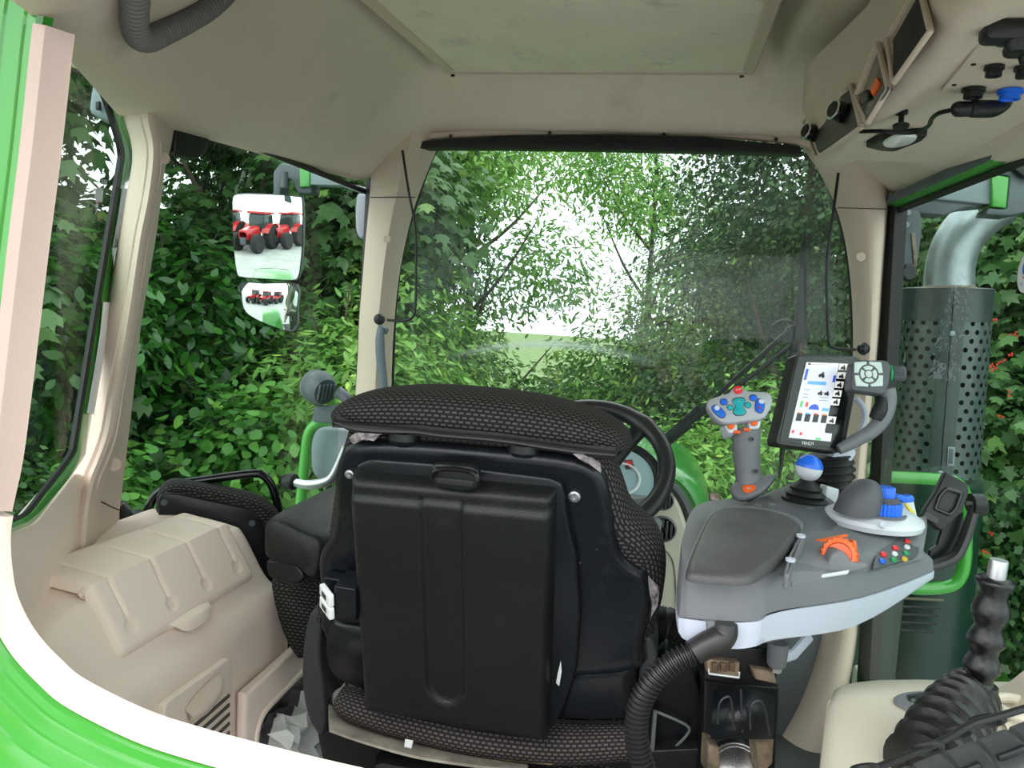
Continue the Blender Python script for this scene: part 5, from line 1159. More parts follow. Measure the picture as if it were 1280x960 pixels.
b = MB(); o = P(1103, 656, z=.818); b.lathe([(.0055, 0), (.0055, .002), (.0035, .003), (.0001, .002)], o, (.1, -.8, .5), 16); b.build('base_button', M['silver'], ds)
b = MB(); pslab([(1125, 640), (1129, 624), (1142, 622), (1148, 650), (1140, 655)], (P(1136, 640, d=1.33), -CF), .03, .003, r=3, mb=b); bp_ = b.build('side_post', M['silver_l'], ds)
b = MB(); pslab([(1119, 620), (1127, 618), (1131, 621), (1141, 619), (1144, 624), (1142, 628), (1131, 629), (1122, 624)], (P(1136, 640, d=1.30), -CF), .02, .002, r=2, mb=b); b.build('blue_rocker', M['blue'], bp_)
b = MB(); pslab([(1131, 630), (1134, 629), (1144, 641), (1143, 645), (1140, 643)], (P(1136, 640, d=1.325), -CF), .002, .0005, mb=b); b.build('yellow_stripe', mat('yellow_sticker', (.8, .6, .03, 1), .5), bp_)
# ball lever
bs = thing('ball_lever', P(1010, 610, z=.81), 'short lever with blue and silver ball knob beside the joystick', 'lever')
bc = P(1011, 585, d=1.33)
b = MB(); b.lathe([(.0222*math.cos(R_(a)), .0222*math.sin(R_(a))) for a in range(-80, 9, 8)]+[(.0216, .003)], bc, (.1, .0, 1), 28); b.build('ball_lower', M['silver_l'], bs)
b = MB(); b.lathe([(.0225*math.cos(R_(a)), .0225*math.sin(R_(a))) for a in range(6, 91, 7)], bc, (.1, .0, 1), 28); b.build('ball_cap', M['blue'], bs)
b = MB(); b.lathe([(.036, -.058), (.038, -.052), (.030, -.047), (.034, -.043), (.025, -.037), (.027, -.033), (.016, -.026), (.010, -.018)], bc, (.05, 0, 1), 26); b.build('gaiter', M['rubber'], bs)
# joystick
js = thing('joystick', P(938, 618, z=.80), 'grey multi-function joystick with coloured buttons on the armrest console', 'joystick')
jn = (-CF*.9+V(0, 0, .45)).normalized(); JP = (P(925, 508, d=1.36), jn)
ho = [(883, 505), (887, 498), (913, 490), (916, 484), (923, 481), (929, 484), (932, 488), (961, 489), (967, 497), (965, 508), (957, 522), (948, 525), (935, 526), (916, 529), (903, 529), (893, 522)]
b = MB(); b.slab(out2(ho, JP, 5), jn, .034, prof=[(.010, .034), (.002, .02), (0, .006), (.001, .002), (.003, 0)]); jh = b.build('head', mat('joystick_silver', srgb(168, 172, 178), .4), js, ang=50)
def btn(a, c, rx, ry, m, rot=0, h=.003, nm='button', par=None, out=None):
    o = P(a, c, pl=Pn(JP, h)); e1_ = (P(a+10, c-1.5, pl=JP)-P(a, c, pl=JP)).normalized(); e2_ = jn.cross(e1_); k = 1.36/1000; cr_, sr = math.cos(R_(rot)), math.sin(R_(rot))
    pts = []
    for i in range(20):
        u = 2*math.pi*i/20; x = math.copysign(abs(math.cos(u))**.8, math.cos(u))*rx*k; y = math.copysign(abs(math.sin(u))**.8, math.sin(u))*ry*k; pts.append(o+e1_*(x*cr_-y*sr)+e2_*(x*sr+y*cr_))
    b = MB(); b.slab(pts, jn, h+.001, .0012); return b.build(nm, m, par or jh)
btn(923, 487, 5.8, 5.2, M['red'], nm='stop_button')
for a, c in ((905, 502), (942, 497)):
    btn(a, c, 5.2, 4.8, M['grey_d'], h=.0015, nm='button_ring'); btn(a, c, 4.2, 3.8, M['blue'])
for a, c, r in ((898.5, 514, 30), (950, 507, -22)):
    btn(a, c, 6.2, 10.5, M['grey_d'], rot=r, h=.0012, nm='rocker_ring'); btn(a, c, 5.2, 9.4, M['blue'], rot=r, nm='rocker'); 
btn(896.5, 509.5, 3.6, 3.2, M['silver_l'], rot=30, h=.004, nm='rocker_end'); btn(952, 501.5, 3.6, 3.2, M['silver_l'], rot=-22, h=.004, nm='rocker_end')
btn(898.6, 517, .9, 2.6, M['greenb'], rot=30, h=.0042, nm='rocker_mark'); btn(949.6, 509, .9, 2.8, M['red'], rot=-22, h=.0042, nm='rocker_mark')
btn(913, 509, 4.4, 4, M['grey_d'], h=.0012, nm='button_ring'); btn(913, 509, 3.6, 3.3, M['teal']); btn(935, 506, 4.6, 4.2, M['grey_d'], h=.0012, nm='button_ring'); btn(935, 506, 3.8, 3.5, M['teal'])
tl = [(915, 499), (920, 496.5), (928, 496), (932, 498), (932, 502), (929, 506), (929, 509), (933, 513), (933, 517), (929, 519.5), (921, 520), (916, 517), (916, 513), (919, 510), (919, 506), (916, 503)]
b = MB(); b.slab(out2(tl, Pn(JP, .0012), 2), jn, .002, .0006); b.build('rocker_ring', M['grey_d'], jh)
b = MB(); b.slab(out2(scal(tl, .9), Pn(JP, .003), 2), jn, .003, .001); b.build('wide_rocker', M['teal'], jh)
jx = (P(935, 506, pl=JP)-P(905, 511, pl=JP)).normalized()
text_mesh('STOP', M['white'], jh, 'stop_lettering', P(923, 487, pl=Pn(JP, .0034)), jx, jn.cross(jx), .0042, .0002)
text_mesh('N', M['silver_l'], jh, 'lettering', P(924, 502, pl=Pn(JP, .0034)), jx, jn.cross(jx), .004, .0002)
for a, c, a2, c2 in ((914, 533, 0, 0), (943, 529, 0, 0)):
    q = [(a-10, c-6), (a+8, c-8), (a+8, c+6), (a-3, c+9)] if a < 930 else [(a-8, c-6), (a+10, c-9), (a+7, c+6), (a-7, c+7)]
    b = MB(); b.slab(out2(q, Pn(JP, -.012), 3), jn, .03, .003); o = b.build('thumb_block', M['silver_l'], js)
    oo = P(a-.5, c-.5, pl=Pn(JP, -.010)); b = MB(); b.lathe([(.0062, 0), (.0058, .002), (.0001, .0028)], oo, jn, 18); b.build('orange_button', M['orange'], o)
for a, c in ((921, 540), (933.5, 537)):
    b = MB(); b.box(P(a, c, d=1.355), (.012, .008, .006), .002); b.build('orange_trigger', M['orange'], js)
gr = [((934, 536), .0245, .020), ((933, 550), .0245, .0195), ((933, 570), .0235, .019), ((935, 590), .0225, .019), ((937, 600), .024, .021), ((939, 606), .028, .024)]
b = MB(); b.grid([[P(*c, d=1.375)+CR*(math.cos(u)*rx)+V(0, 1, 0)*(math.sin(u)*ry) for u in [2*math.pi*i/20 for i in range(20)]] for c, rx, ry in gr], closed_u=True, cap0=True, cap1=True); g_ = b.build('grip', M['grey'], js, ang=60)
for a, c in ((939.5, 549), (945, 589)):
    b = MB(); b.lathe([(.0042, 0), (.0042, .0015), (.0028, .0015), (.0025, -.0), (.0001, .0)], P(a, c, d=1.354), -CF, 12); b.build('screw', M['grey_d'], g_)
fl = [(914, 613), (914, 606), (925, 600), (940, 597), (955, 594), (969, 592), (964, 602), (955, 611), (945, 617), (930, 622), (919, 620)]
FPp = (P(938, 608, d=1.35), V(-.1, -.55, .82).normalized())
b = MB(); b.slab([P(a, c, pl=FPp) for a, c in catmull(fl, 3, True)], FPp[1], .012, .004); fl_ = b.build('palm_rest', M['grey'], js, ang=60)
b = MB(); b.slab(out2([(927, 607), (936, 605.5), (945, 606), (945, 610), (939, 615), (930, 615.5)], Pn(FPp, .002), 4), FPp[1], .003, .0008); bd = b.build('orange_badge', M['orange'], fl_)
jx2 = (P(945, 610, pl=FPp)-P(927, 612, pl=FPp)).normalized(); text_mesh('H', M['silver_l'], fl_, 'lettering', P(936, 610.5, pl=Pn(FPp, .0024)), jx2, FPp[1].cross(jx2), .009, .0002)
b = MB(); b.lathe([(.034, -.02), (.034, -.004), (.026, .002), (.012, .006)], P(944, 612, d=1.40)+V(0, 0, -.012), (0, 0, 1), 24); b.build('boot', M['rubber'], js)
# ------------------------------------------------------------------ terminal
tm_ = thing('display_terminal', P(1035, 600, d=1.5), 'black touch-screen terminal standing on a black bellows behind the armrest console', 'screen')
T0, T1, T2 = P(996, 442, d=1.49), P(1071, 444, d=1.53), P(970, 553, d=1.44); TP = plane3(T0, T1, T2); tnm = TP[1]
b = MB(); b.slab(out2([(996, 442), (1070, 445), (1077, 450), (1056, 562), (1050, 566), (972, 556), (970, 550)], TP, 4), tnm, .030, .003); cs = b.build('casing', M['hose'], tm_)
b = MB(); b.slab(out2([(998, 445), (1069, 447), (1050, 561), (974, 552)], Pn(TP, .0012), 3), tnm, .002, .0005); gl = b.build('front_glass', M['blackgl'], tm_)
scr = mat('screen_glow', (.55, .56, .62, 1), .25, emit=(.55, .57, .65), estr=.45)
b = MB(); b.slab([P(a, c, pl=Pn(TP, .0016)) for a, c in ((1008, 453), (1049, 454), (1031, 541), (1040, 542), (1038.5, 552), (986, 547))], tnm, .0006, .0001); sn2 = b.build('screen', scr, tm_)
def emat(n, c): return mat(n, c, .3, emit=c, estr=.35)
eb, eo, er, ek, ew, eg, elb = emat('screen_blue', (.03, .08, .5)), emat('screen_orange', (.7, .25, .08)), emat('screen_red', (.6, .05, .05)), mat('screen_black', (.02, .02, .025, 1), .3), emat('screen_white', (.8, .78, .74)), emat('screen_green', (.1, .45, .15)), emat('screen_light_blue', (.12, .35, .75))
def SQ(u, v): # u 0..1 across, v 0..1 down on the screen
    a = P(1008+(1059-1008)*u, 453+2*u, pl=TP); c = P(986+(1038-986)*u, 547+5*u, pl=TP); return a.lerp(c, v)
def scp(u0, v0, u1, v1, m, nm='screen_tile', h=.0021):
    b = MB(); b.slab([SQ(u0, v0)+tnm*h, SQ(u1, v0)+tnm*h, SQ(u1, v1)+tnm*h, SQ(u0, v1)+tnm*h], tnm, .0005, .0001); return b.build(nm, m, sn2)
for v0, v1 in ((0, .085), (.115, .20), (.235, .32), (.35, .435), (.46, .545), (.69, .78)): scp(.80, v0, 1.0, v1, ew)
for v0, v1 in ((.57, .66), (.80, .88)): scp(.80, v0, 1.0, v1, ek)
scp(0.0, 0, .78, .045, elb if 0 else ew); scp(.02, .09, .08, .24, eb); scp(.72, .16, .78, .25, eb); scp(.13, .25, .58, .295, elb)
for u in (.0, .20, .40, .60): scp(u+.05, .68, u+.18, .78, ek); 
for u, m in ((.05, eo), (.25, elb), (.45, er), (.65, eo)): scp(u, .665, u+.1, .685, m)
scp(.07, .52, .13, .60, eg); scp(.20, .53, .26, .59, er); scp(.02, .90, .08, .94, er); scp(.22, .92, .28, .96, er); scp(.62, .97, .75, 1.0, eg)
b = MB(); c0 = SQ(.42, .62); ex = (SQ(1, .5)-SQ(0, .5)).normalized(); ey = (SQ(.5, 0)-SQ(.5, 1)).normalized()
b.slab([c0+tnm*.0022]+[c0+tnm*.0022+(ex*math.cos(R_(a))+ey*math.sin(R_(a)))*.011 for a in range(0, 181, 15)], tnm, .0005, .0001); b.build('speed_dial', eb, sn2)
def icon(u, v, s):
    b = MB(); c = SQ(u, v)+tnm*.0026
    b.slab([c+ex*s*x+ey*s*y for x, y in ((-1, -.2), (-.6, .3), (0, .3), (.1, .9), (.6, .9), (.7, .2), (1, 0), (.8, -.5), (-.8, -.5))], tnm, .0004, .0001)
    for x, r in ((-.6, .35), (.5, .5)): b.lathe([(r*s, 0), (r*s, .0006), (.0001, .0006)], c+ex*s*x-ey*s*.5, tnm, 12)
    b.build('screen_icon', ek, sn2)
for u, v in ((.90, .05), (.90, .165), (.90, .28), (.90, .39), (.90, .50), (.90, .74)): icon(u, v, .0052)
icon(.42, .16, .0065); icon(.48, .40, .005); icon(.64, .40, .005); icon(.06, .02, .003)
for v in (.36, .42, .46): scp(.08, v, .22, v+.012, mat('screen_grey', (.4, .4, .45, 1), .3))
for v in (.36, .42, .46): scp(.50, v+.03, .70, v+.038, MATS['screen_grey'])
scp(.62, .59, .78, .63, elb); scp(.1, .02, .5, .03, MATS['screen_grey'])
text_mesh('FENDT', M['white'], gl, 'lettering', P(1010, 554.5, pl=Pn(TP, .0014)), P(1040, 556.5, pl=TP)-P(980, 551.5, pl=TP), SQ(.5, 0)-SQ(.5, 1), .0085, .0002)
# keypad module, dial and curved handle on the right of the terminal
KQ = (P(1090, 470, d=1.46), (-CF+V(0, 0, .15)).normalized())
b = MB(); b.slab(out2([(1067, 452), (1073, 450), (1108, 450), (1115, 457), (1112, 480), (1106, 494), (1066, 488), (1063, 484)], KQ, 5), KQ[1], .03, .004); km = b.build('keypad', M['grey_d'], tm_)
kc_ = (1086, 467.5); kx = (P(1096, 467.5, pl=KQ)-P(1086, 467.5, pl=KQ)); ky = KQ[1].cross(kx.normalized())*kx.length
def kp_sector(r0, r1, a0, a1, nm, m, sq=False):
    pts = []; o = P(*kc_, pl=Pn(KQ, .002))
    for i in range(7): u = R_(a0+(a1-a0)*i/6); pts.append(o+(kx*math.cos(u)+ky*math.sin(u))*r0/10)
    if sq:
        for a in ((a1, .97), ((a0+a1)/2, 1.28), (a0, .97)): u = R_(a[0]); pts.append(o+(kx*math.cos(u)*1.12+ky*math.sin(u))*r1/10*a[1])
    else:
        for i in range(7): u = R_(a1-(a1-a0)*i/6); pts.append(o+(kx*math.cos(u)+ky*math.sin(u))*r1/10)
    b = MB(); b.slab(pts, KQ[1], .003, .0007); b.build(nm, m, km)
kg = mat('pale_key', srgb(196, 210, 206), .4)
for a in range(4): kp_sector(12.5, 16.5, a*90+6, a*90+84, 'corner_key', kg, True); kp_sector(5.5, 10.5, a*90-36, a*90+36, 'ring_key', kg)
b = MB(); o = P(*kc_, pl=Pn(KQ, .002)); b.lathe([(.0062, -.002), (.0062, .0004), (.0001, .001)], o, KQ[1], 18); b.build('centre_key', kg, km)
b = MB(); o = P(1115, 467, d=1.475); ax = CR*.95-CF*.25; b.lathe([(.015, -.004), (.0155, 0)], o, ax, 30); b.build('green_ring', M['greenb'], km)
b = MB(); rows = []
axn = ax.normalized(); e1_ = axn.cross(V(0, 0, 1)).normalized(); e2_ = e1_.cross(axn)
for r, h in ((.0135, .001), (.0145, .003), (.0145, .019), (.012, .022)): rows.append([o+axn*h+(e1_*math.cos(2*math.pi*i/48)+e2_*math.sin(2*math.pi*i/48))*r*(1 if i % 2 else .94) for i in range(48)])
b.grid(rows, closed_u=True, cap0=True, cap1=True); b.build('dial_knob', M['grey_d'], km)
hpth = [(1108, 486), (1110, 500), (1106, 516), (1100, 528), (1088, 540), (1074, 548), (1058, 557), (1048, 562)]
b = MB(); b.tube([P(a, c, d=1.47) for a, c in hpth], [.016, .0155, .0155, .0145, .0135, .0125, .011, .009], 14, smooth=4, flat=(-CF, 1.0)); hd_ = b.build('handle', M['grey'], tm_)
b = MB(); b.tube([P(a-3, c-2, d=1.464) for a, c in [(1107, 498), (1103, 514), (1097, 526)]], [.008, .014, .012], 12, smooth=4); b.build('handle_grip', M['rubber'], hd_)
b = MB(); b.tube([P(a, c, d=1.53) for a, c in ((1070, 498), (1078, 508), (1081, 522), (1076, 540), (1066, 560))], .006, 8, smooth=4); b.build('bracket', M['silver'], tm_)
b = MB(); b.slab(out2([(1044, 564), (1068, 560), (1071, 566), (1064, 578), (1056, 578), (1040, 572)], (P(1055, 570, d=1.49), -CF), 3), -CF, .03, .003); b.build('mount_plate', M['silver'], tm_)
b = MB(); rows = []
c0, c1 = P(1037, 568, d=1.52), P(1030, 622, d=1.48)
for i in range(25):
    t_ = i/24; r = (.040-.004*t_)*(1 if i % 4 in (0, 1) else .86); o = c0.lerp(c1, t_)+V(.012*math.sin(t_*3), 0, 0)
    rows.append([o+V(math.cos(2*math.pi*k/28)*r, math.sin(2*math.pi*k/28)*r, math.cos(2*math.pi*k/28)*.006) for k in range(28)])
b.grid(rows, closed_u=True, cap0=True, cap1=True); b.build('bellows', M['rubber'], tm_, ang=60)
b = MB(); b.slab(out2([(1033, 607), (1050, 612), (1046, 632), (1030, 630)], (P(1040, 620, d=1.40), -CF), 3), -CF, .03, .003); b.build('mount_foot', M['silver_l'], tm_)
# phone holder on a curved arm
ph = thing('phone_holder', P(1165, 700, d=1.3), 'black phone holder on a curved arm at the right end of the armrest console', 'phone holder')
pn_ = (-CF+CR*-.2+V(0, 0, .2)).normalized(); HP = (P(1185, 625, d=1.33), pn_)
b = MB(); b.slab(out2([(1182, 589), (1209, 604), (1212, 614), (1203, 640), (1180, 662), (1175, 663), (1152, 646), (1156, 636), (1171, 613)], HP, 3), pn_, .02, .003); pl_ = b.build('cradle', M['black'], ph)
b = MB(); frame(b, out2([(1183, 608), (1206, 615), (1198, 637), (1189, 646), (1167, 637), (1173, 619)], Pn(HP, .006), 4), pn_, .006, .008, .0015); b.build('cradle_frame', M['blackgl'], pl_)
b = MB(); b.slab(out2([(1153, 646), (1158, 638), (1174, 648), (1172, 656)], Pn(HP, .004), 3), pn_, .006, .001); b.build('cradle_pad', M['hose'], pl_)
b = MB(); ap = [(1212, 628), (1217, 634), (1213, 652), (1203, 680), (1192, 697), (1172, 706), (1158, 709)]
b.tube([P(a, c, d=1.35) for a, c in ap], [.009, .011, .012, .013, .013, .013, .013], 10, smooth=4, flat=(-CF, .7)); b.build('arm', M['hose'], ph)
b = MB(); b.slab([P(a, c, d=1.37) for a, c in ((1178, 660), (1204, 640), (1207, 670), (1190, 694), (1162, 704), (1163, 688), (1172, 682))], -CF, .008, .002); b.build('arm_web', M['black'], ph)
b = MB(); b.lathe([(.012, 0), (.012, .02), (.008, .024)], P(1216, 636, d=1.36), CR, 14); b.build('clamp_knob', M['black'], ph)
b = MB(); b.lathe([(.0001, 0), (.018, 0), (.018, .02)], P(1213, 630, d=1.35), CR, 14); b.build('joint', M['black'], ph)
# hose from the console end
b = MB(); b.tube([P(a, c, d=.94) for a, c in ((908, 779), (906, 792), (897, 800), (880, 808), (867, 816))], [.013, .015, .0165, .0155, .015], 14, smooth=4); cf = b.build('cuff', M['hose'], None) ; 
ch_ = thing('cable_hose', P(800, 900, d=.97), 'black corrugated cable hose curving down from the near end of the armrest console', 'hose')
cf.parent = ch_; cf.location = WL[cf.name]-WL[ch_.name]
b = MB(); corr(b, [P(a, c, d=.95) for a, c in ((870, 814), (845, 826), (820, 846), (803, 872), (796, 900), (797, 930), (806, 965), (815, 1000))], .0125, .0058, .0019, 18); b.build('corrugated_sleeve', M['hose'], ch_)
b = MB(); b.slab(out2([(884, 776), (911, 779), (910, 798), (902, 806), (886, 800)], (P(897, 780, d=.942), -CF), 3), -CF, .02, .003); b.build('hose_socket', M['grey'], ch_)
# armrest support mechanism
am_ = thing('armrest_support', P(925, 900, d=1.1), 'black seat-side mechanism with rusty plate and chrome drum under the armrest console', 'mechanism')
mp = lambda d: (P(925, 880, d=d), -CF)
b = MB(); b.slab(out2([(884, 805), (975, 812), (975, 830), (968, 860), (880, 850)], mp(1.10), 3), -CF, .05, .003); b.build('rail', M['black'], am_)
b = MB(); b.slab(out2([(884, 824), (925, 828), (924, 847), (885, 842)], mp(1.085), 1), -CF, .02, .002); rp2 = b.build('rusty_plate', M['rust'], am_)
for a in (893, 904, 915):
    b = MB(); b.slab(out2([(a-3, 828), (a+4, 829), (a+4, 840), (a-3, 839)], mp(1.08), 1), -CF, .004, .001); b.build('copper_strip', mat('dull_copper', (.17, .10, .06, 1), .5, metal=.5), rp2)
b = MB(); b.tube([P(a, c, d=1.078) for a, c in ((886, 836), (886, 842), (924, 847), (924, 840))], .0015, 6); b.build('white_edge', M['white'], rp2)
b = MB(); b.slab(out2([(940, 835), (968, 840), (972, 856), (945, 850)], mp(1.085), 2), -CF, .02, .003); b.build('rusty_bracket', M['rust'], am_)
b = MB(); rows = []
for t_ in range(9):
    v = t_/8; rows.append([P(892-4*v+(78*u), 862+62*v-6*math.sin(u*math.pi)*(1-v)+8*u*(1-v), d=1.10-.03*math.sin(v*2.2)-.02*math.sin(u*math.pi)) for u in [k/12 for k in range(13)]])
b.sheet(rows, .01, su=2, sv=2); cv = b.build('cover', M['shell'], am_, ang=60)
for pts in ([(897, 905), (899, 880), (908, 871), (914, 876), (918, 912)], [(926, 862), (928, 915)], [(938, 912), (938, 885), (946, 876), (955, 882), (962, 918)]):
    b = MB(); b.tube([P(a, c, d=1.052) for a, c in pts], .0016, 6, smooth=3); b.build('cover_rib', mat('worn_edge', (.03, .03, .033, 1), .35), cv)
b = MB(); o = P(922, 965, d=1.13); b.lathe([(.038, -.04), (.041, -.03), (.041, .0), (.038, .004), (.034, .0), (.032, .004), (.0001, .006)], o, V(-.05, -.75, .66), 40); b.build('drum', M['steel'], am_)
b = MB(); b.slab(out2([(886, 930), (900, 935), (900, 970), (884, 970)], mp(1.09), 2), -CF, .04, .003); b.build('rusty_cheek', M['rust'], am_)
b = MB(); b.slab(out2([(944, 920), (968, 925), (966, 955), (950, 970)], mp(1.09), 2), -CF, .04, .003); b.build('rusty_cheek', M['rust'], am_)
b = MB(); b.slab(out2([(880, 850), (975, 858), (970, 960), (960, 990), (878, 990)], mp(1.16), 4), -CF, .06, .004); b.build('base_block', M['black'], am_)
b = MB(); b.lathe([(.014, 0), (.013, -.03), (.010, -.034)], P(973, 803, d=1.08), (0, 0, 1), 20); ps_ = b.build('post', M['grey'], am_)
b = MB(); b.lathe([(.007, 0), (.007, -.012), (.0001, -.013)], P(971, 829, d=1.08), (0, 0, 1), 6); b.build('bolt', M['steel'], ps_)
b = MB(); b.tube([P(980, 822, d=1.09), P(992, 818, d=1.10), P(1012, 795, d=1.12)], .004, 8, flat=(-CF, 2)); b.build('stay', M['silver'], am_)
# ------------------------------------------------------------------ beige side console, lever, cords
bcn = thing('side_console', (.42, 1.0, .1), 'cream side console at lower right with a grey slotted vent', 'console')
rows = []
for zs in [None]:
    R0 = [(1041, 872), (1043, 863), (1052, 857), (1070, 853), (1100, 850), (1150, 849.5), (1205, 851), (1290, 853)]
    R1 = [(1030, 905), (1033, 890), (1045, 878), (1068, 872), (1100, 870), (1150, 869), (1205, 870), (1330, 872)]
    R2 = [(1026, 945), (1030, 925), (1045, 908), (1070, 900), (1100, 898), (1150, 896), (1205, 896), (1360, 898)]
    R3 = [(1022, 1010), (1026, 975), (1045, 945), (1070, 935), (1100, 932), (1150, 930), (1205, 930), (1400, 930)]
    R4 = [(1015, 1080), (1022, 1020), (1045, 1000), (1070, 990), (1100, 985), (1150, 985), (1205, 985), (1450, 985)]
def zc(i): return [.62, .638, .647, .650, .651, .652, .653, .655][i]
for r in (R0, R1, R2, R3, R4): rows.append([P(a, c, z=zc(i)) for i, (a, c) in enumerate(r)])
far = [p+V(0, .012, -.02) for p in rows[0]]; far2 = [p+V(.0, .02, -.55) for p in rows[0]]
rows = [far2, far]+rows
rows = [[r[0]+V(-.002, 0, -.55 if i > 0 else 0), r[0]+V(0, 0, -.02 if i > 0 else 0)]+r for i, r in enumerate(rows)]
b = MB(); b.sheet(rows, .004, away=V(.3, .2, -1)); b.build('body', M['cream'], bcn, ang=75)
vz = .657
b = MB(); b.slab([P(a, c, z=vz) for a, c in catmull([(1117, 873), (1125, 866), (1145, 863), (1180, 862), (1215, 863), (1225, 872), (1200, 885), (1165, 887), (1135, 884)], 3, True)], (0, 0, 1), .01, .003); v_ = b.build('vent', M['grey'], bcn)
b = MB(); b.slab(out2([(1132, 868), (1150, 865), (1210, 866), (1205, 876), (1180, 879), (1150, 879), (1136, 876)], zpl(vz+.001), 3), (0, 0, 1), .004, .001); b.build('vent_opening', M['blackgl'], v_)
b = MB(); rows = [[P(a, c, z=z) for a, c, z in r] for r in ([(1244, 862, .66), (1262, 852, .68), (1290, 832, .71), (1330, 820, .73)], [(1250, 878, .66), (1268, 868, .675), (1295, 855, .70), (1340, 845, .72)], [(1256, 905, .66), (1275, 895, .67), (1300, 890, .69), (1350, 880, .71)])]
b.sheet(rows, .05, su=4, sv=4, away=V(.3, .2, -1)); b.build('rear_ridge', M['cream'], bcn)
b = MB(); torus(b, P(1276, 886, z=.675), (0, 0, 1), .026, .006, 32, 10); b.build('cup_rim', M['cream'], bcn)
lv = thing('control_lever', P(1222, 885, d=.88), 'black ribbed lever grip with bare steel tip at the right edge', 'lever')
GR = mat('grip_rubber', (.004, .004, .0045, 1), .33, bump=.15, spec=.5)
l0, l1 = P(1249, 700, d=.88), P(1217, 892, d=.90); lax = (l1-l0); LL = lax.length; lax.normalize()
k = .88/1000
prof = [(0.0001, 0), (10.5, .0), (11, 2), (11, 26)]; b = MB(); b.lathe([(r*k if r > .001 else r, h*k) for r, h in prof], l0, lax, 28); b.build('steel_tip', M['steel_b'], lv)
prof = [(12, 23), (21, 24), (23.5, 27), (23, 31), (18, 38), (17, 48), (21, 58), (23, 66), (22.5, 72), (18, 78), (16.5, 88), (20.5, 97), (22.5, 104), (22, 109), (17.5, 115), (16.5, 124), (20, 132), (22.5, 139), (22, 144), (17, 150), (16, 157), (17, 162), (23, 163), (23.5, 166), (24, 200)]
b = MB(); b.lathe([(r*k*.97, h*k*1.0) for r, h in prof], l0, lax, 36); b.build('grip', GR, lv, ang=70)
b = MB(); rows = []; g0, g1 = P(1214, 876, d=.90), P(1158, 985, d=.80); n_ = 7
for i in range(n_*6+1):
    t_ = i/(n_*6); o = g0.lerp(g1, t_); o += V(0, 0, .012*math.sin(t_*3.1)); rr = (.034+.020*t_)*(1.0, .97, .60, .50, .50, .62)[i % 6]; dr_ = (g1-g0).normalized(); e1_ = CF.cross(dr_).normalized(); e2_ = dr_.cross(e1_)
    o = o-dr_*(.010, .008, .002, 0, 0, -.001)[i % 6]
    rows.append([o+(e1_*math.cos(2*math.pi*q/28)*1.05+e2_*math.sin(2*math.pi*q/28)*.8)*rr for q in range(28)])
b.grid(rows, closed_u=True, cap0=True, cap1=True); b.build('gaiter', GR, lv, ang=35)
cc_ = thing('coiled_cord', P(1160, 950, d=.72), 'black coiled cord looped in front of the lever gaiter', 'cord')
def loop(a, c, rx, ry, d, r=.0032):
    b = MB(); o = P(a, c, d=d); b.tube([o+(CR*math.cos(u)*rx+CU*math.sin(u)*ry)*d/1000-CF*.01*math.sin(u) for u in [2*math.pi*i/24 for i in range(24)]], r, 8, closed=True); b.build('loop', M['rubber'], cc_)
loop(1234, 901, 19, 11, .76); loop(1158, 935, 17, 12, .74); loop(1082, 962, 15, 11, .72); loop(1196, 915, 16, 12, .75)
b = MB(); b.tube([P(a, c, d=.735) for a, c in ((1052, 975), (1090, 962), (1140, 942), (1180, 925), (1215, 905), (1250, 895), (1300, 880))], .0035, 8, smooth=4); b.build('cord', M['rubber'], cc_)
sg = thing('segmented_cover', P(1210, 960, d=.62), 'thick black segmented plastic cover crossing the bottom right corner', 'cover')
s0, s1 = P(1090, 1047, d=.62), P(1340, 955, d=.60); dr_ = (s1-s0); SL = dr_.length; dr_.normalize(); e1_ = CF.cross(dr_).normalized(); e2_ = dr_.cross(e1_); rows = []
for i in range(61):
    t_ = i/60; R0_ = .033*(.95 if i % 10 == 0 else 1)*(.80 if i == 0 else 1)
    rows.append([s0+dr_*SL*t_+(e1_*math.copysign(abs(math.cos(u))**.7, math.cos(u))+e2_*math.copysign(abs(math.sin(u))**.7, math.sin(u)))*R0_ for u in [2*math.pi*q/24+.4 for q in range(24)]])
b = MB(); b.grid(rows, closed_u=True, cap0=True, cap1=True); b.build('segment_body', M['hose'] if 0 else mat('worn_black_plastic', (.035, .036, .038, 1), .45, dirt=(.2, .2, .2, .25), dscale=30), sg, ang=25)
for t_ in (.30, .52, .74):
    b = MB(); o = s0+dr_*SL*t_; c = o+(-e1_ if e1_.z < 0 else e1_)*.030-CF*.014; b.box(c, (.022, .006, .012), .002, M=Matrix((dr_, -CF.cross(dr_).cross(dr_), CF.cross(dr_))).transposed()); b.build('clip', M['black'], sg)
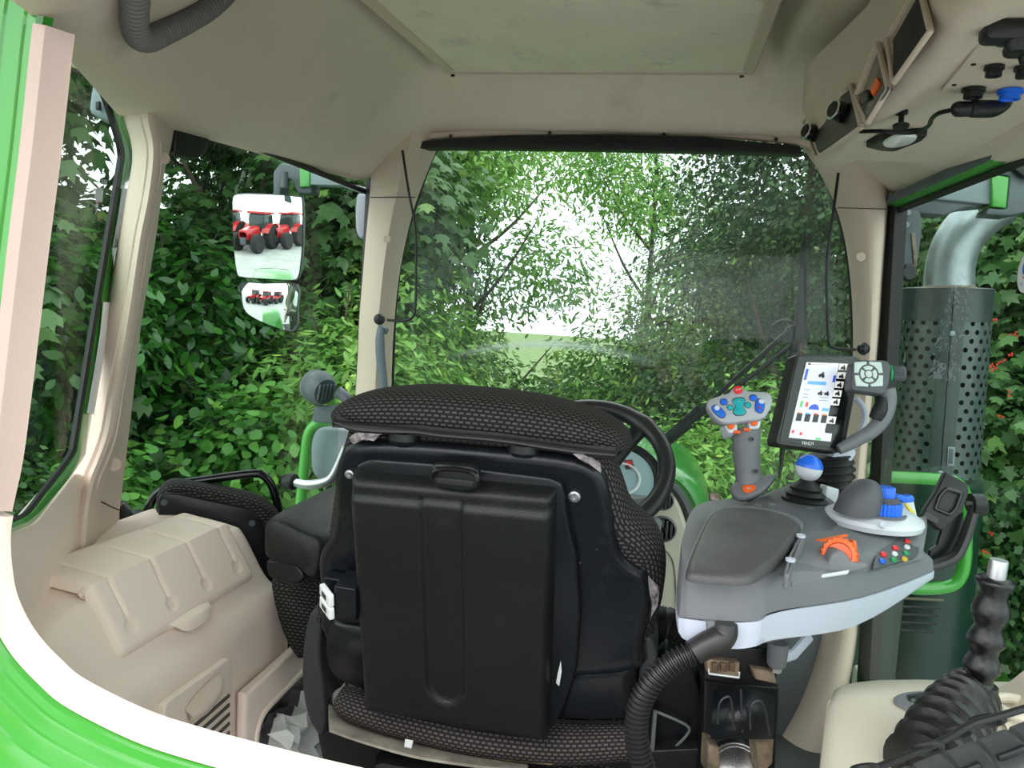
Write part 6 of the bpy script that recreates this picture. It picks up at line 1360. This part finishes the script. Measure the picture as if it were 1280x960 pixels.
# ------------------------------------------------------------------ outside right: exhaust, rail, mirror arm
ex_ = thing('exhaust_stack', (.77, 2.62, -.2), 'tall exhaust stack with perforated dark shield and bent metal pipe outside the right window', 'exhaust')
et, em, eb_, ebot = P(1183, 362, y=2.6), P(1180, 402, y=2.6), P(1166, 590, y=2.6), P(1160, 610, y=2.6)
er_ = .124
def perf():
    m, t, bb = nt('perforated_shield'); L = t.links; out = [n for n in t.nodes if n.type == 'OUTPUT_MATERIAL'][0]
    bb.inputs['Base Color'].default_value = (.05, .07, .07, 1); bb.inputs['Roughness'].default_value = .33; bb.inputs['Coat Weight'].default_value = .3
    tc = N(t, 'ShaderNodeTexCoord'); sp_ = N(t, 'ShaderNodeSeparateXYZ'); L.new(tc.outputs['UV'], sp_.inputs[0])
    def mth(op, a, c=None):
        n = N(t, 'ShaderNodeMath', operation=op)
        for i, v in enumerate((a, c)):
            if v is None: continue
            if isinstance(v, (int, float)): n.inputs[i].default_value = v
            else: L.new(v, n.inputs[i])
        return n.outputs[0]
    def cell(off):
        u = mth('SUBTRACT', mth('FRACT', mth('ADD', mth('DIVIDE', sp_.outputs[0], .033), off)), .5)
        v = mth('SUBTRACT', mth('FRACT', mth('ADD', mth('DIVIDE', sp_.outputs[1], .050), off)), .5)
        u = mth('MULTIPLY', u, .033); v = mth('MULTIPLY', v, .050)
        return mth('SQRT', mth('ADD', mth('MULTIPLY', u, u), mth('MULTIPLY', v, v)))
    d = mth('MINIMUM', cell(0), cell(.5)); h = mth('LESS_THAN', d, .0072)
    tr = N(t, 'ShaderNodeBsdfTransparent'); ms = N(t, 'ShaderNodeMixShader'); L.new(h, ms.inputs[0]); L.new(bb.outputs[0], ms.inputs[1]); L.new(tr.outputs[0], ms.inputs[2]); L.new(ms.outputs[0], out.inputs['Surface'])
    return m
axs = (et-eb_).normalized()
def cyl(a, c, r, name, m, par, cap=True, ru=None):
    b = MB(); L_ = (c-a).length; b.lathe([(r, L_*i/6) for i in range(7)], a, (c-a), 56, cap=cap); return b.build(name, m, par)
shp = cyl(eb_, em, er_, 'perforated_shield', perf(), ex_, cap=False)
cyl(eb_-axs*.1, em, er_*.86, 'inner_pipe', mat('dark_void_pipe', (.012, .013, .013, 1), .8), ex_)  # pipe coloured near-black to give the holes their shaded void
b = MB(); L_ = (et-em).length; b.lathe([(er_, 0), (er_, L_-.004), (er_*1.01, L_-.003), (er_*1.01, L_), (er_*.97, L_+.003), (.0001, L_+.003)], em, axs, 56); b.build('top_collar', M['exh'], ex_)
# seam strip on the front of the shield
vd = (CAM-eb_); vd -= axs*vd.dot(axs); vd.normalize(); sdv = axs.cross(vd)
b = MB(); rows = [[eb_+axs*h+(vd*math.cos(R_(a))+sdv*math.sin(R_(a)))*(er_+.002) for a in (-5, 3, 11, 19, 24)] for h in ((em-eb_).length*i/5 for i in range(6))]
b.sheet(rows, .002, away=-vd); b.build('seam_strip', M['exh'], ex_)
b = MB(); b.tube([eb_+axs*h+(vd*math.cos(R_(9))+sdv*math.sin(R_(9)))*(er_+.003) for h in (0, (et-eb_).length)], .0012, 6); b.build('seam', M['black'], ex_)
b = MB(); b.slab([P(a, c, y=2.47) for a, c in ((1185, 558), (1194, 559), (1193, 583), (1184, 582))], ny, .002, .0005); lb = b.build('data_plate', M['extgrey_l'], ex_)
b = MB(); b.slab([P(a, c, y=2.468) for a, c in ((1187, 561), (1192, 561.5), (1191, 580), (1186, 579.5))], ny, .001, .0002); b.build('plate_print', M['grey_d'], lb)
for a, c in ((1190, 417), (1175, 591)):
    b = MB(); b.lathe([(.008, 0), (.008, .004), (.004, .007), (.0001, .007)], P(a, c, y=2.472), ny, 8); b.build('bolt', M['extgrey_l'], ex_)
b = MB(); b.tube([P(a, c, y=2.6) for a, c in ((1186, 364), (1187, 338), (1193, 312), (1207, 288), (1228, 268), (1252, 254))], [.069, .067, .066, .066, .065, .064], 28, smooth=5); b.build('bent_pipe', M['zinc'], ex_)
b = MB(); torus(b, P(1186, 360, y=2.6), axs, .068, .006, 40, 8); b.build('pipe_weld', M['rust'], ex_)
b = MB(); b.lathe([(.135, 0), (.138, -.05), (.145, -.30), (.150, -.85), (.150, -.9)], eb_-axs*.01, (0, 0, 1), 48); ls = b.build('lower_shroud', M['shroud'], ex_, ang=60)
b = MB(); b.box((.63, 2.52, .15), (.17, .20, .95), .03); b.build('side_casing', M['shroud'], ex_)
for i in range(5):
    b = MB(); y_ = 746+i*10; b.slab(out2([(1118+i*1, y_), (1180-i*3, y_+3), (1180-i*3, y_+6), (1119+i, y_+3)], ypl(2.43), 1), ny, .004, .001); b.build('louvre_slot', mat('slot_tan', (.12, .11, .07, 1), .7) if i == 0 else M['blackgl'], ls)
gr2 = thing('green_handrail', P(1150, 600, y=1.95), 'bright green tubular rail outside the right window, in front of the exhaust stack', 'handrail')
b = MB(); b.tube([P(a, c, y=2.2) for a, c in ((1096, 596), (1130, 597), (1180, 600), (1198, 606), (1206, 622), (1207, 660), (1206, 700), (1200, 722), (1186, 733), (1150, 736), (1100, 730))], .0165, 12, smooth=4); b.build('rail', M['green'], gr2)
ra_ = thing('side_mirror_mount', P(1200, 240, y=2.35), 'grey right-hand mirror arm with a bright green band at upper right', 'mirror arm')
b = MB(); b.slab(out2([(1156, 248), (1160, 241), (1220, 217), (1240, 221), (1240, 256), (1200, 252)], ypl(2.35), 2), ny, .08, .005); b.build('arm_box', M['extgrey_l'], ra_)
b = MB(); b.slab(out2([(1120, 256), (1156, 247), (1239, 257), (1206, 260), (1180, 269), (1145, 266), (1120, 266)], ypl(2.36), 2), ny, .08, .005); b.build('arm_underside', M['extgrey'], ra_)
b = MB(); b.slab(out2([(1240, 218), (1262, 221), (1258, 260), (1240, 258)], ypl(2.335), 1), ny, .10, .004); b.build('arm_band', M['green'], ra_)
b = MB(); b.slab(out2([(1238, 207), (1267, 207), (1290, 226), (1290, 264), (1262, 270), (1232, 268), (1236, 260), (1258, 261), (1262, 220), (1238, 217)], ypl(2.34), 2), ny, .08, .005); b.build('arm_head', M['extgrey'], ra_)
b = MB(); b.slab(out2([(1264, 208), (1290, 204), (1300, 225), (1280, 222)], ypl(2.32), 1), ny, .05, .004); b.build('arm_pivot', M['black'], ra_)
br_ = thing('mirror_bracket', P(1137, 300, y=2.3), 'slotted grey bracket with a black knob outside beside the right front pillar', 'bracket')
b = MB(); b.slab(out2([(1120, 262), (1150, 264), (1153, 280), (1151, 300), (1146, 336), (1120, 338)], ypl(2.3), 4), ny, .015, .003); bk = b.build('plate', M['extgrey'], br_)
b = MB(); b.slab(out2([(1139, 291), (1144, 291), (1147, 332), (1143, 334)], ypl(2.296), 1), ny, .003, .0008); b.build('slot', M['rust'], bk)
for a, c in ((1135, 266), (1133, 281)):
    b = MB(); b.lathe([(.008, 0), (.007, .004), (.0001, .005)], P(a, c, y=2.3), ny, 10); b.build('bolt', M['extgrey_l'], bk)
b = MB(); b.lathe([(.008, -.03), (.008, .0), (.022, .001), (.024, .012), (.018, .020), (.0001, .020)], P(1132, 341, y=2.27), (.3, -.9, 0), 20); b.build('knob', M['black'], br_)
# round sticker on the right window
stk = thing('round_sticker', P(1283, 340, x=xr(1.4)+.008), 'round white sticker on the right window glass at the picture edge', 'sticker')
xs_ = xr(1.42)+.008; sx = (V(xs_, 0, 0), V(-1, 0, 0)); o = P(1283, 341, pl=sx)
b = MB(); b.lathe([(.033, 0), (.033, .0008), (.0001, .0008)], o, (-1, 0, 0), 48); d_ = b.build('disc', M['white'], stk)
b = MB(); ux, uy = V(0, -1, 0), V(0, 0, 1); oo = o+V(-.0012, -.002, .008); b.tube([oo+(ux*math.cos(R_(a))+uy*math.sin(R_(a)))*.011 for a in range(30, 331, 12)], .0022, 6); b.build('blue_emblem', M['blue'], stk)
b = MB(); b.tube([o+V(-.0012, 0, 0)+ux*x+uy*y for x, y in ((-.010, -.006), (0, -.010), (.012, -.006))], .0008, 5, smooth=3); b.build('red_stroke', M['red'], stk)
text_mesh('AU', mat('sticker_blue_print', (.15, .22, .5, 1), .5), stk, 'lettering', o+V(-.0012, .012, -.018), (0, -1, 0), (0, 0, 1), .008, .0002)
# ------------------------------------------------------------------ behind: own fender, red tractors on the yard (seen in the mirror)
fd = hb
fc = V(-1.30, -.05, -.65)
b = MB(); b.lathe([(.45, -.24), (.80, -.27), (.88, -.22), (.90, 0), (.88, .22), (.80, .27), (.45, .24)], fc, (1, 0, 0), 48); ty = b.build('rear_wheel', M['tyre'], fd)
b = MB(); b.lathe([(.0001, -.1), (.44, -.1), (.47, -.2)], fc, (1, 0, 0), 40); b.build('rim', M['rim'], ty)
b = MB(); rows = []
for a in range(-20, 111, 10):
    t_ = R_(a); rows.append([fc+V(dx, math.cos(t_)*r, math.sin(t_)*r) for dx, r in ((.33, .90), (.32, 1.02), (.20, 1.07), (-.22, 1.07), (-.30, 1.0))])
b.sheet(rows, .012, su=3, sv=2, away=V(0, 0, -1)); b.build('mudguard', M['green'], fd)
def red_tractor():
    r = thing('red_tractor', (0, 0, 0), 'red tractor', 'tractor')
    b = MB(); rows = []
    for y, w_, z0, z1 in [(2.55, .30, .95, 1.35), (2.50, .36, .85, 1.50), (1.8, .38, .85, 1.62), (.9, .40, .85, 1.72)]:
        rows.append([V(w_*sx, y, z0+(z1-z0)*k) for sx, k in ((-1, 0), (-1, .7), (-.8, .93), (0, 1), (.8, .93), (1, .7), (1, 0))])
    b.sheet(rows, .03, su=2, sv=2, away=V(0, 0, -1)); b.build('bonnet', M['redpaint'], r)
    b = MB(); b.box((0, 1.75, .75), (.5, 1.7, .5), .05); b.build('engine', M['grey_d'], r)
    b = MB(); b.box((0, .1, 1.9), (1.35, 1.4, 1.25), .12); cb_ = b.build('cab', M['darkglass'], r)
    b = MB(); b.box((0, .1, 2.62), (1.5, 1.6, .18), .06); b.build('roof', M['redpaint'], r)
    for sx in (-1, 1):
        for y, R1_, w_, nm in ((0, .88, .30, 'rear_wheel'), (2.05, .62, .24, 'front_wheel')):
            c = V(sx*.85, y, R1_); b = MB(); b.lathe([(R1_*.55, -w_*.9), (R1_*.92, -w_), (R1_, -w_*.7), (R1_, w_*.7), (R1_*.92, w_), (R1_*.55, w_*.9)], c, (1, 0, 0), 32); wv = b.build(nm, M['tyre'], r)
            b = MB(); b.lathe([(.0001, -w_*.6), (R1_*.4, -w_*.6), (R1_*.56, -w_*.9), (R1_*.56, w_*.9), (R1_*.4, w_*.6), (.0001, w_*.6)], c, (1, 0, 0), 28); b.build('wheel_rim', M['rim'], wv)
        rows = [[V(sx*x, math.cos(R_(a))*1.0, .88+math.sin(R_(a))*1.0) for x in (.5, 1.12)] for a in range(20, 161, 14)]
        b = MB(); b.sheet(rows, .04, away=V(0, 0, -1)); b.build('mudguard', M['redpaint'], r)
    return r
def dup(root, loc, rz, label):
    c = root.copy(); C.objects.link(c)
    for ch in list(root.children):
        d = ch.copy(); C.objects.link(d); d.parent = c
        for g in list(ch.children): e = g.copy(); C.objects.link(e); e.parent = d
    c.location = loc; c.rotation_euler = (0, 0, rz); c['label'] = label; return c
rt_ = red_tractor(); rt_['group'] = 'red tractors parked behind on the yard'
rt_['label'] = 'red tractor reflected at the left of the left mirror'
base = V(-4.6, -13.5, GZ)
dup(rt_, base+V(2.6, .8, 0), R_(28), 'red tractor reflected in the middle of the left mirror')
dup(rt_, base+V(5.0, -1.0, 0), R_(35), 'red tractor reflected at the right of the left mirror')
rt_.location = base; rt_.rotation_euler = (0, 0, R_(25))
# ------------------------------------------------------------------ camera
cd = bpy.data.cameras.new('camera'); co = bpy.data.objects.new('camera', cd); C.objects.link(co)
cd.sensor_fit = 'HORIZONTAL'; cd.sensor_width = 36; cd.lens = 1000/1280*36; cd.clip_start = .02; cd.clip_end = 300
Mx = Matrix((CR, CU, -CF)).transposed().to_4x4(); Mx.translation = CAM; co.matrix_world = Mx
sc = bpy.context.scene; sc.camera = co
sc.view_settings.view_transform = 'Standard'; sc.view_settings.look = 'None'; sc.view_settings.gamma = 1; sc.view_settings.exposure = .55
sc.view_settings.use_curve_mapping = False
try:
    sc.cycles.transparent_max_bounces = 16; sc.cycles.max_bounces = 10; sc.cycles.diffuse_bounces = 6; sc.cycles.use_denoising = True
except Exception: pass
